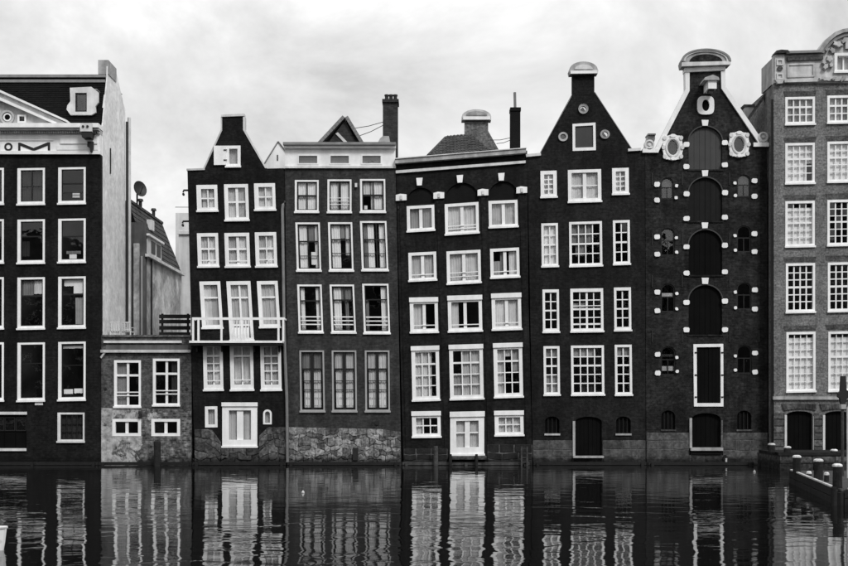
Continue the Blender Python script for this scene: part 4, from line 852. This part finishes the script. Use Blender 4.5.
for x0, x1 in ((661.2, 675.2), (737, 751.4)):
    a = arch(x0, 410.4, x1, 429.4, 6); H.append(a); c = prism('cellar_window', a, .14, .2, 'black_door', h6, P0)
    for i in range(3): pbox('window_bar', x0 + 3 + i * 3.8, 412, x0 + 3.7 + i * 3.8, 429, .09, .13, 'black_sash', c, P0)
    pbox('sill', x0 - .5, 429.4, x1 + .5, 431, -.05, .1, 'dark_stone', h6, P0)
# ornate oval windows
for cx_, cy_ in ((672.4, 148), (738.6, 145)):
    n = 32; outl = []
    for i in range(n):
        t_ = 2 * math.pi * i / n; r_ = 1 + .045 * math.cos(8 * t_) - .05 * math.cos(4 * t_)
        c_, s_ = math.cos(t_), math.sin(t_); outl.append((cx_ + 10.4 * r_ * math.copysign(abs(c_) ** .8, c_), cy_ + 13.2 * r_ * math.copysign(abs(s_) ** .8, s_)))
    ow = ring('oval_window', outl, ell(cx_, cy_, 5.4, 7.6, n), -.12, .08, 'white_paint', h6, P0)
    ring('oval_moulding', ell(cx_, cy_, 7.4, 9.8, n), ell(cx_, cy_, 6, 8.2, n), -.16, -.122, 'old_white', ow, P0)
    prism('pane', ell(cx_, cy_, 5.4, 7.6, n), .03, .04, 'window_glass', ow, P0); prism('shutter', ell(cx_, cy_, 5.5, 7.7, n), .085, .11, 'dark_shutter', ow, P0)
    H.append(ell(cx_, cy_, 8.6, 11.4, 24))
    for dx_, dy_ in ((-8.2, -9.4), (8.2, -9.4), (-8.2, 9.2), (8.2, 9.2), (-9.4, 0), (9.4, 0)): prism('scroll', ell(cx_ + dx_, cy_ + dy_, 1.9, 2.2, 10), -.15 - rnd.uniform(0, .03), -.122, 'old_white', ow, P0)
    for dx_, dy_, rr in ((0, -11.6, 3), (0, 11.2, 2.4)): prism('scroll', ell(cx_ + dx_, cy_ + dy_, rr, 1.7, 12), -.18, -.122, 'white_paint', ow, P0)
# small oval hatch and the hoist beam above it
n = 24; hb_ = [(705.4 + 8.4 * math.copysign(abs(math.cos(2 * math.pi * i / n)) ** .55, math.cos(2 * math.pi * i / n)), 105.8 + 9.2 * math.copysign(abs(math.sin(2 * math.pi * i / n)) ** .55, math.sin(2 * math.pi * i / n))) for i in range(n)]
ow = ring('oval_window', hb_, ell(705.4, 105.8, 3.7, 5.8, n), -.1, .06, 'white_paint', h6, P0); prism('shutter', ell(705.4, 105.8, 3.8, 5.9, n), .02, .05, 'black_door', ow, P0)
H.append(ell(705.4, 105.8, 6, 7.6))
hb2 = pbox('hoist_beam', 703.6, 86, 711.8, 94, -1.0, -.003, 'white_paint', h6, P0)
prism('hoist_hood', [(699, 86), (700, 83.4), (707.6, 80.8), (713.4, 83.2), (714.2, 85.9)], -1.1, -.003, 'stone_trim', hb2, P0)
pbox('hoist_pulley', 705, 94.02, 710, 96.4, -.9, -.5, 'iron', hb2, P0)
o6 = [(646.4, 466), (645.2, 152.4), (655, 152), (687, 90.6), (687, 69), (722.6, 67.6), (722.6, 88.6), (760.4, 146), (767, 145.6), (767.6, 466)]
b6 = [(646.8, 466), (646, 174), (706, 100), (766, 174), (767.2, 466)]
house('w', P0, '', 'warehouse_brick', o6, H, root=h6, body=b6)
prism('gable_edge', [(689.2, 72.8), (689.2, 91.4), (658, 152.4), (653, 152.6), (685.2, 90), (684.8, 72.8)], -.10, .36, 'white_paint', h6, P0)
prism('gable_edge', [(720.6, 72), (724.8, 71.8), (725.2, 87.2), (765, 145.2), (759.6, 145.6), (721, 89)], -.10, .36, 'white_paint', h6, P0)
prism('neck_band', [(684.2, 72.7), (684.2, 68.6), (724.8, 67), (724.8, 71), (689.2, 72.7)], -.14, .36, 'white_paint', h6, P0)
cap = [(680.6, 68.4), (679.8, 63.4)] + [(704.6 - 24.6 * math.cos(math.pi * i / 16), 64.2 - 12.6 * math.sin(math.pi * i / 16) ** .9 - .7 * i / 16) for i in range(17)] + [(729.4, 62), (728.8, 66.6)]
prism('pediment', cap, -.28, .4, 'stone_trim', h6, P0)
seg = [(704.6 - 16.4 * math.cos(math.pi * i / 14), 63.4 - 7.4 * math.sin(math.pi * i / 14)) for i in range(15)]
prism('tympanum', seg, -.31, -.282, 'warehouse_brick', h6, P0)
ro = [(704.6 - 24.8 * math.cos(math.pi * i / 16), 63.6 - 12.8 * math.sin(math.pi * i / 16) ** .9) for i in range(17)]; ri = [(704.6 - 22.6 * math.cos(math.pi * i / 16), 63.2 - 10.8 * math.sin(math.pi * i / 16) ** .9) for i in range(17)]
prism('pediment_moulding', ro + ri[::-1], -.38, -.282, 'lead', h6, P0); ro2 = [(704.6 - 20.6 * math.cos(math.pi * i / 16), 63 - 9.4 * math.sin(math.pi * i / 16) ** .9) for i in range(17)]
prism('pediment_moulding', ri + ro2[::-1], -.34, -.282, 'old_white', h6, P0)
prism('pediment_band', [(680.4, 64.4), (729, 63.2), (729, 66.6), (680.4, 68.4)], -.36, -.282, 'old_white', h6, P0)
for cx_, cy_, sx0, sx1, sy in ((649, 145.2, 642.2, 658, 149.2), (762.6, 137.4, 753, 768.2, 143.2)):
    pbox('shoulder_coping', sx0, sy, sx1, sy + 4, -.14, .42, 'white_paint', h6, P0)
    vo = ring('volute', ell(cx_, cy_, 5, 5), ell(cx_, cy_, 3.4, 3.4), -.14, .1, 'old_white', h6, P0)
    prism('volute_eye', ell(cx_, cy_, 3.4, 3.4), -.09, .05, 'dirty_white', vo, P0); prism('volute_eye', ell(cx_, cy_, 1.4, 1.4, 12), -.15, -.092, 'old_white', vo, P0)
    prism('volute_foot', [(cx_ - 4, sy + .01), (cx_ - 4.6, sy - 3), (cx_ + 4.6, sy - 3), (cx_ + 4, sy + .01)], -.1, .1, 'old_white', vo, P0)
prism('roof_parapet', [(656, 135), (659.6, 121.4), (666.6, 121.4), (666.6, 126), (660, 145)], 3, 3.6, 'pale_plaster', h6, P0)
pbox('parapet_cap', 658.8, 120.4, 667, 122, 2.9, 3.7, 'grey_frame', h6, P0)
for x in (651.6, 681.6, 729, 758.4):
    for y in (173, 233, 275, 330): pbox('wall_anchor', x, y, x + 1, y + 12, -.04, -.003, 'iron', h6, P0)
stones(h6, P0, 646.4, 689, 432.4, 465.5, 4, 11, 20, 'ashlar_stone', jit=.3, gap=.3, proud=.02)
stones(h6, P0, 722.8, 767.4, 432.4, 465.5, 4, 11, 20, 'ashlar_stone', jit=.3, gap=.3, proud=.02)
stones(h6, P0, 689.2, 722.6, 454.6, 465.5, 1, 13, 20, 'dark_stone', jit=.3, gap=.3, proud=.02)
tube('mooring_ring', [P0.p(724.6 + 1.4 * math.cos(t * math.pi / 6), 457 + 2.2 * math.sin(t * math.pi / 6), -.14) for t in range(13)], .03, 'iron', h6, n=6)
tube('mooring_rope', [P0.p(725.6, 458, -.15), P0.p(725.2, 461, -.18), P0.p(726, 465, -.2)], .05, 'cap_white', h6, n=6)

# ------------------------------------------------------------------ house 7: brown brick house standing forward, with sculpted parapet
P7 = PL(-0.9)
h7 = thing('brick_house', (22, -1, .6), 'grey brick canal house with tall multi-pane white windows and curved stone parapet', 'house', 'houses along the canal')
H = []
def w7(TL, wd_, ht_, **k):
    k.setdefault('fr', (2.4, 2.2, 2.4, 3.2)); k.setdefault('ky', -.02); k.setdefault('curt', ())
    H.append(window(h7, P7, TL, wd_, ht_, **k))
colx = [785.2, 827.2, 869.2, 911.2]
for c, x in enumerate(colx):
    dy_ = -1.5 * c if c < 2 else -1.5
    w7((x, 97.4 + dy_), 29.6, 28, vb=bars(4, 1.3), hb=[(.34, 1.8), (.68, 1)], curt=FULL(GC))
    w7((x, 143.4 + dy_), 29.4, 41, vb=bars(4, 1), hb=[(.19, .9), (.38, 1.8), (.58, .9), (.78, .9)], curt=[(0, .76 if c == 0 else 1, 0, 1, 'roller_blind'), (.76, 1, 0, .5, 'net_curtain')])
    w7((x, 201.4 + dy_ * .8), 29.4, 46, vb=bars(4, .8 if c == 0 else 1.2), hb=[(.16, .8), (.33, .8), (.48, 1.6), (.66, .8), (.83, .8)], curt=[(0, 1, .1, 1, 'roller_blind')] if c == 0 else ())
    w7((x + .5, 263.6 + dy_ * .6), 29.2, 49.4, vb=bars(4, 1.3), hb=[(.16, 1), (.32, 1), (.49, 2), (.66, 1), (.82, 1)], curt=() if c == 0 else [(.4, 1, .3, .8, 'interior')])
    w7((x + 1, 332.2 + dy_ * .4), 29.2, 60, vb=bars(4, .7), hb=[(.14, .7), (.28, .7), (.42, 2), (.57, .7), (.72, .7), (.87, .7)], curt=[(0, 1, .06, 1, 'roller_blind')])
# cellar doors
for x0, x1 in ((786.4, 812.6), (824.6, 850.8), (864, 890), (902, 928)):
    a = arch(x0, 411, x1, 453, 4); H.append(a); door_leaf(h7, P7, x0, 411, x1, 453, 'black_door', .16, 4, name='cellar_door')
    pbox('door_jamb', x0 - 2.2, 415, x0 - .05, 452.8, -.1, .1, 'old_white', h7, P7); pbox('door_jamb', x1 + .05, 416, x1 + 1, 452.8, -.06, .1, 'stone_trim', h7, P7)
house('w', P7, '', 'brown_brick', [(774, 454), (773.6, 82), (950, 78), (950, 454)], H, root=h7, body=[(774.4, 454), (774.2, 84), (949.5, 82), (949.5, 454)], depth=10.5)
tube('downpipe', [(P7.p(773.2, 0).x - .03, P7.Y + .12, .7), (P7.p(773.2, 0).x - .03, P7.Y + .12, P7.p(0, 99).z)], .06, 'iron', h7)
pbox('string_course', 772.6, 396.4, 950, 399.6, -.12, -.003, 'stone_trim', h7, P7)
for x0, x1 in ((773.6, 784), (814, 822.4)):
    for k in range(6): pbox('rusticated_block', x0, 413 + k * 6.8, x1, 418.6 + k * 6.8, -.06, -.003, 'ashlar_stone' if k % 2 else 'dark_stone', h7, P7)
for k in range(9): prism('voussoir', [(783.6 + k * 3.6, 410.6 - 2 * math.sin((k + .2) / 9 * 3)), (786.8 + k * 3.6, 410.6 - 2 * math.sin((k + .9) / 9 * 3)), (787.2 + k * 3.8 - 1.5, 403.6), (782.4 + k * 3.9 - 1, 403.6)], -.07, -.003, 'ashlar_stone', h7, P7)
for k in range(9): prism('voussoir', [(821.8 + k * 3.6, 410.6 - 2 * math.sin((k + .2) / 9 * 3)), (825 + k * 3.6, 410.6 - 2 * math.sin((k + .9) / 9 * 3)), (825.4 + k * 3.8 - 1.5, 403.6), (820.6 + k * 3.9 - 1, 403.6)], -.07, -.003, 'ashlar_stone', h7, P7)
# flat arches of standing bricks over the windows
for x in colx[:2]:
    for y in (97, 143, 200.6, 262.6, 331.4):
        yo = 0 if x < 800 else -1.5
        prism('flat_arch', [(x - .5, y + yo - .2), (x - 2, y + yo - 5.4), (x + 31.4, y + yo - 6), (x + 30, y + yo - .8)], -.012, -.003, 'annex_brick', h7, P7)
# parapet
SX = 'dirty_white'
def leaf(x, y, a, b, n=18):
    an_ = rnd.uniform(-.9, .9); out = []
    for i in range(n):
        t = 2 * math.pi * i / n; r = 1 + .22 * math.cos(5 * t + an_) ; u, v = a * r * math.cos(t), b * .8 * r * math.sin(t)
        out.append((x + u * math.cos(an_) - v * math.sin(an_), y + u * math.sin(an_) + v * math.cos(an_)))
    return out
gw = [(834, 54.2), (890, 53), (890, 72), (834, 73.2)]
def mir(p): return (1724 - p[0], p[1])
left = [(773.4, 83.6), (773.4, 55), (776, 53.2), (786, 52.8), (816, 52.6), (819.6, 47), (825, 40), (832, 34.6), (840, 31.6), (850, 30.2), (862, 29.8)]
top = left + [mir(p) for p in left[:-1]][::-1]
par = plate('parapet', top, [[(p[0] + (.3 if p[0] < 860 else -.3), p[1]) for p in gw]], -.08, .3, SX, h7, P7)
ctr = [(816.4, 53.6), (820.4, 46.8), (825.8, 39.8), (832.6, 34.3), (840.4, 31.2), (850, 29.6), (862, 29.2), (874, 29.6)]
inn = [(819.6, 53.8), (823.4, 48.4), (828.4, 42.4), (834.6, 37.4), (841.6, 34.5), (850.6, 33), (862, 32.6), (874, 33)]
prism('arch_moulding', ctr + inn[::-1], -.32, -.082, 'stone_trim', h7, P7)
prism('arch_moulding', [(p[0], p[1] + .2) for p in inn] + [(822.6, 54.4), (826.2, 49.6), (831, 44.8), (836.6, 40.6), (843, 37.8), (851.2, 36.4), (862, 36), (874, 36.4)][::-1], -.22, -.082, 'lead', h7, P7)
prism('cornice', [(784.6, 53), (820, 52), (820, 54.4), (784.6, 55.4)], -.34, -.082, 'lead', h7, P7)
prism('cornice', [(786, 58.4), (822, 57), (822, 60.6), (786, 62)], -.2, -.082, 'dark_stone', h7, P7)
prism('corner_cap', [(773, 55.6), (774.4, 52.8), (779, 51.8), (786, 52.2), (787.6, 54.6)], -.36, .32, 'dark_stone', h7, P7)
prism('corner_pier', [(774, 55.7), (783.4, 55.4), (783.4, 80.4), (774, 81)], -.18, -.082, 'dirty_white', h7, P7)
for y in (60.5, 74.6): ring('pier_panel', [(775.4, y), (782, y), (782, y + 6), (775.4, y + 6)], [(776.6, y + 1.2), (780.8, y + 1.2), (780.8, y + 4.8), (776.6, y + 4.8)], -.23, -.182, 'old_white', h7, P7)
prism('pier_mask', ell(778.6, 69.8, 2.8, 2.2, 12), -.25, -.182, 'dark_stone', h7, P7)
prism('pier_corbel', [(774.4, 81), (783, 80.6), (781, 84.6), (776.4, 84.8)], -.22, -.004, 'dirty_white', h7, P7)
ring('parapet_panel', [(786.4, 64.6), (814, 63.6), (814, 77.4), (786.4, 78.4)], [(788.2, 66.2), (812.2, 65.4), (812.2, 75.8), (788.2, 76.8)], -.13, -.082, 'dirty_white', h7, P7)
prism('parapet_base', [(783.5, 80.6), (950, 76.6), (950, 79.4), (783.5, 83.4)], -.18, -.082, 'dirty_white', h7, P7)
for x, y, a_, b_ in ((820.6, 79.4, 3.2, 2), (826, 80.2, 4.4, 2.2), (832.4, 80, 2.4, 1.6), (842, 79.6, 4, 2), (824, 68, 2, 3.4), (828, 60, 2.8, 3.6), (831, 52, 3, 2.6), (836, 45.6, 4.6, 3), (842.6, 42, 3.4, 2.4), (825.4, 51, 2, 1.6), (822.6, 63.6, 1.8, 2.2), (829.6, 66.5, 1.7, 2.6)):
    prism('carved_scroll', leaf(x, y, a_, b_), -.24 - rnd.uniform(0, .06), -.083, rnd.choice(['dirty_white', 'dirty_white', 'stone_trim']), h7, P7)
pbox('shell_keystone', 844, 39, 880, 50, -.2, -.082, 'dirty_white', h7, P7)
H7 = window(h7, P7, (833.6, 54), 56.6, 19.4, ky=-.01, fr=(3, 3, 2.6, 2.8), vb=[(.14, 1.4), (.29, 3), (.43, 1.4), (.57, 1.4), (.71, 3), (.86, 1.4)], curt=FULL(GC), d0=-.12)
# set-back side parapet, its stone return and a chimney behind the gap
wbox('parapet_return', P7.p(773.4, 0).x, P7.p(773.4, 0).x + .3, P7.Y + .305, 1.2, P7.p(0, 83).z, P7.p(0, 57).z, 'stone_trim', h7)
P8 = PL(.6)
prism('side_gable_coping', [(747.4, 119), (751, 113.6), (767.6, 89), (773, 84), (773, 89), (768, 93.4), (749, 120.4)], 0, .3, 'dark_stone', h7, P8)
c7 = prism('chimney', [(745.4, 118), (746.6, 104.6), (756.2, 103.6), (756.2, 108), (748.6, 119)], .35, 1.2, 'stone_trim', h7, P8); pbox('chimney_cap', 745.6, 103, 756.8, 105.4, .3, 1.25, 'dark_stone', c7, P8)

# ------------------------------------------------------------------ at the waterline
def fender(x0, x1, label, m='wet_timber'):
    t = thing('timber_fender', (P0.p((x0 + x1) / 2, 0).x, -.2, -.4), label, 'fender', 'timbers along the waterline')
    a, b = P0.p(x0, 0).x, P0.p(x1, 0).x
    wbox('beam', a, b, -.36, -.19, .02, .17, m, t); wbox('beam', a, b, -.33, -.2, -.5, .0, m, t)
    n = max(2, int((b - a) / 1.9))
    for i in range(n): wbox('pile', a + .2 + (b - a - .4) * i / (n - 1) - .07, a + .2 + (b - a - .4) * i / (n - 1) + .07, -.45, -.365, -.6, .14, m, t)
fender(-30, 99.6, 'dark timber fender along the foot of the pedimented black house')
fender(101, 193, 'dark timber fender along the foot of the low brick annex')
fender(194, 286.5, 'dark timber fender under the white double door and balcony')
fender(288, 400, 'dark timber fender below the rubble stone foot of the charcoal house')
fender(402.5, 529, 'grey timber fender under the crooked house with keystones', 'grey_timber')
fender(533, 645, 'dark timber fender along the foot of the house with three round windows')
fender(647, 752, 'dark timber fender along the foot of the arched warehouse')
def post(px, ytop, w_, Y, label, m='timber', cap=False, zb=-.6, name='mooring_post', lean=0):
    P = PL(Y); c = P.p(px, ytop); r = w_ * P.f / 2
    t = thing(name, (c.x, Y, zb), label, 'post', 'mooring posts')
    V = []; F = []; n = 10
    zs = [zb, 0, c.z * .5, c.z - .04, c.z]; rs = [r, r, r * .98, r * .97, r * .86]
    for z, rr in zip(zs, rs):
        for q in range(n): V.append((c.x + lean * z + rr * (1 + .06 * math.sin(3 * q + z * 5)) * math.cos(q * math.pi / 5), Y + rr * math.sin(q * math.pi / 5), z))
    for i in range(4):
        for q in range(n): F.append([i * n + q, i * n + (q + 1) % n, (i + 1) * n + (q + 1) % n, (i + 1) * n + q])
    F += [list(range(n)), list(range(4 * n, 5 * n))]
    new('shaft', V, F, m, t)
    if cap: lathe('cap', [(r * 1.12, 0), (r * 1.18, .03), (r * 1.1, .10), (r * .6, .15)], (c.x + lean * c.z, Y, c.z + .002), 'cap_white', t, n=12)
    return t
post(157.2, 441, 7.2, -.7, 'square-topped dark mooring post in front of the brick annex')
post(435.8, 446, 4.6, -.5, 'short grey post left of the white double door with glazed upper panels', 'grey_timber')
post(450.4, 454, 3, -.55, 'low stub under the left side of the white door step', 'timber'); post(476.4, 454, 3, -.55, 'low stub under the right side of the white door step', 'timber')
ld = thing('quay_ladder', tuple(P0.p(523.5, 470, -.5)), 'small grey timber ladder at the water below the crooked house', 'ladder')
for x in (520.8, 526.2): pbox('stile', x - .8, 446, x + .8, 470, -.56, -.44, 'grey_timber', ld, P0)
for y in (447.5, 452, 456.5, 461): pbox('rung', 521.61, y, 525.39, y + 1, -.53, -.47, 'grey_timber', ld, P0)

# quay in front of the brick house
qy = thing('quay_wall', (21, -3.2, -.5), 'dark stone quay wall in front of the brick house', 'quay')
xq0 = 16.45
wbox('core', xq0 + .06, 60, -4.2, -.61, -.8, .66, 'dark_stone', qy)
for k in range(3):
    x = xq0 + .07
    while x < 28:
        w_ = rnd.uniform(.7, 1.2); wbox('stone', x + .015, x + w_ - .015, -4.26 - rnd.uniform(0, .03), -4.201, -.35 + k * .33, -.05 + k * .33, 'dark_stone', qy); x += w_
wbox('quay_coping', xq0 + .02, 60, -4.3, -.95, .661, .8, 'timber', qy)
def bollard(px, ycap, Y, label, z0, m='timber', w_=8):
    P = PL(Y); c = P.p(px, ycap); r = w_ * P.f / 2
    t = thing('bollard', (c.x, Y, z0), label, 'bollard', 'white-capped bollards')
    lathe('shaft', [(r, 0), (r * .96, (c.z - z0) * .5), (r * .92, c.z - z0 - .1)], (c.x, Y, z0), m, t, n=12)
    lathe('cap', [(r * 1.0, 0), (r * 1.08, .02), (r * 1.0, .07), (r * .55, .10)], (c.x, Y, c.z - .1 + .001), 'cap_white', t, n=14)
bollard(771.6, 443, -3.9, 'white-capped bollard on the stone quay close to the warehouse corner', .801, w_=7)
bollard(787.4, 446, -4.0, 'white-capped bollard on the stone quay in front of the first cellar door', .801, w_=7)
bollard(834, 449, -4.0, 'white-capped bollard on the stone quay in front of the second cellar door', .801, w_=7)
# timber landing stage
A, B = Vector((14.15, -13.5)), Vector((12.35, -24.0)); E_ = Vector((26, -27.5)); G_ = Vector((26, -13.0))
st = thing('landing_stage', (17, -19, -.5), 'timber landing stage with pale edge beam and white-capped bollards', 'jetty')
def wallseg(nm, p, q, th, z0, z1, m, par):
    d = (q - p).normalized(); n = Vector((-d.y, d.x)) * th
    V = [(a.x, a.y, z) for z in (z0, z1) for a in (p, q, q + n, p + n)]
    return new(nm, V, [[0, 1, 2, 3], [4, 5, 6, 7], [0, 1, 5, 4], [1, 2, 6, 5], [2, 3, 7, 6], [3, 0, 4, 7]], m, par)
for k in range(3):
    wallseg('side_board', A, B, .08, -.28 + k * .25, -.05 + k * .25, 'wet_timber' if k == 0 else 'timber', st)
    wallseg('side_board', B + Vector((.25, -.04)), E_, .08, -.28 + k * .25, -.05 + k * .25, 'wet_timber' if k == 0 else 'timber', st)
wallseg('edge_beam', A + Vector((0, -.1)), B + Vector((.12, .7)), .10, .475, .52, 'dirty_white', st)
wallseg('edge_beam', B + Vector((.35, -.05)), E_, .10, .475, .52, 'dirty_white', st)
nb = 22
for i in range(nb):
    y0 = -13.6 - i * .47; f = (y0 + 13.5) / (-24 + 13.5); x0 = 14.15 + (12.35 - 14.15) * f + .12
    wbox('deck_board', x0, 26, y0 - .44, y0, .40, .47, 'grey_timber', st)
for i in range(5):
    f = i / 4; p = A + (B - A) * f; tube('pile', [(p.x + .12, p.y, -1), (p.x + .12, p.y, .38)], .12, 'wet_timber', st)
bollard(796.8, 455, -15.2, 'white-capped bollard at the far end of the landing stage', .472, 'timber', w_=8.2)
bollard(818.4, 458.6, -19.2, 'white-capped bollard in the middle of the landing stage', .472, 'timber', w_=9.2)
bollard(837.4, 463.4, -23.4, 'white-capped bollard at the near corner of the landing stage', .472, 'timber', w_=9.6)
bollard(809, 471, -17.2, 'low stub bollard set between taller ones on the landing stage', .472, 'timber', w_=5)
bollard(826.6, 472, -20.4, 'low stub bollard beside the middle bollard of the landing stage', .472, 'timber', w_=5)
# corner pile and dark mooring pole with cross arm
post(833.8, 487, 6, -24.2, 'dark corner pile at the bend of the landing stage')
PM = PL(-22.0)
mp = thing('mooring_pole', (PM.p(842.4, 0).x, -22, .47), 'tall pole with dark cross-shaped head on the landing stage', 'pole')
tube('pole', [PM.p(842.6, 476), PM.p(842.4, 404)], .05, 'grey_timber', mp)
prism('pole_head', [(840.6, 404), (839.4, 398), (837.6, 397), (837.6, 393), (840, 391), (840.8, 376), (845.2, 376), (846, 390), (849, 392), (849, 397), (846, 399), (844.6, 404)], -.07, .07, 'iron', mp, PM)
prism('pole_collar', [(840.6, 409), (845, 409), (845.6, 404.2), (840, 404.2)], -.09, .09, 'grey_frame', mp, PM)
tube('side_pipe', [PM.p(847.6, 478), PM.p(847.2, 408), PM.p(848.4, 405.6), PM.p(851, 405.4)], .03, 'dirty_white', mp)

# small white boat, its bow just in the picture, and floats
bt = thing('rowing_boat', (-11.3, -35.2, 0), 'white rowing boat whose bow noses in from the side', 'boat')
V = []; F = []; n = 14; m_ = 7
for i in range(n + 1):
    f = i / n; x = -13.46 + 4.72 * f; hw_ = .72 * (1 - f ** 3.2) ** .8 * (.8 + .2 * min(1, f * 4)); sheer = .34 + .13 * f * f
    for k in range(m_):
        t_ = -1 + 2 * k / (m_ - 1); V.append((x + (.12 * (abs(t_)) if f > .9 else 0), -35.2 + hw_ * t_, -.15 + (sheer + .15) * abs(t_) ** 1.8))
for i in range(n):
    for k in range(m_ - 1): F.append([i * m_ + k, i * m_ + k + 1, (i + 1) * m_ + k + 1, (i + 1) * m_ + k])
F.append([k for k in range(m_)])
hull = new('hull', V, F, 'boat_white', bt, smooth=False)
sm_ = hull.modifiers.new('thick', 'SOLIDIFY'); sm_.thickness = .04
for s in (0, m_ - 1): tube('gunwale', [Vector(V[i * m_ + s]) + Vector((0, 0, .01)) for i in range(n + 1)], .03, 'old_white', bt, n=6)
for x in (-12.6, -11.2): wbox('thwart', x, x + .25, -35.8, -34.6, .22, .25, 'grey_timber', bt)
def float_(px, py, label, r=.09):
    D = CAM_H * FPX / (py - HY); t = lathe('float', [(r * .2, -r), (r * .9, -.4 * r), (r, 0), (r * .8, r * .6), (r * .25, r), (r * .2, r * 1.5)], ((px - CX) * D / FPX, D - CAM_D, .02), 'cap_white', n=12, smooth=True)
    tag(t, label, 'float', 'white floats on the canal')
float_(303, 493, 'tiny white float on open water below the charcoal house', .055)
float_(754.4, 472, 'small pale float on the water by the warehouse corner', .06)

# ------------------------------------------------------------------ houses on the opposite bank: behind the camera, mirrored in the window glass
ob = [(-62, 18, 23, 'stepped'), (-43.5, 15, 28, 'broad'), (-28, 13, 27, 'gabled'), (-14.5, 14, 31, 'tall'), (0, 16, 26, 'plain'), (16.5, 15, 30, 'corner'), (32, 19, 25, 'wide'), (51.5, 16, 28, 'end')]
for x0, wd_, ht_, wdn in ob:
    ht_ += 4
    t = thing('opposite_house', (x0 + wd_ / 2, -104, 1.2), 'dark ' + wdn + ' brick house across the water, mirrored in window glass', 'house', 'houses on the opposite bank')
    new('wall', [(x0, -98, 1.2), (x0 + wd_, -98, 1.2), (x0 + wd_, -98, ht_ - 5), (x0 + wd_ / 2, -98, ht_), (x0, -98, ht_ - 5), (x0, -110, 1.2), (x0 + wd_, -110, 1.2), (x0 + wd_, -110, ht_ - 5), (x0 + wd_ / 2, -110, ht_), (x0, -110, ht_ - 5)],
        [[0, 1, 2, 3, 4], [5, 6, 7, 8, 9], [0, 5, 9, 4], [1, 6, 7, 2], [4, 3, 8, 9], [3, 2, 7, 8]], 'opposite_brick', t)
    nc = 4
    for r in range(int((ht_ - 8) / 4)):
        for c in range(nc):
            a = x0 + wd_ * (c + .5) / nc; z = 3.5 + r * 4
            ww = wbox('window', a - .8, a + .8, -97.998, -97.9, z, z + 2.4, 'old_white', t); wbox('pane', a - .65, a + .65, -97.899, -97.88, z + .15, z + 2.25, 'black_door', ww)
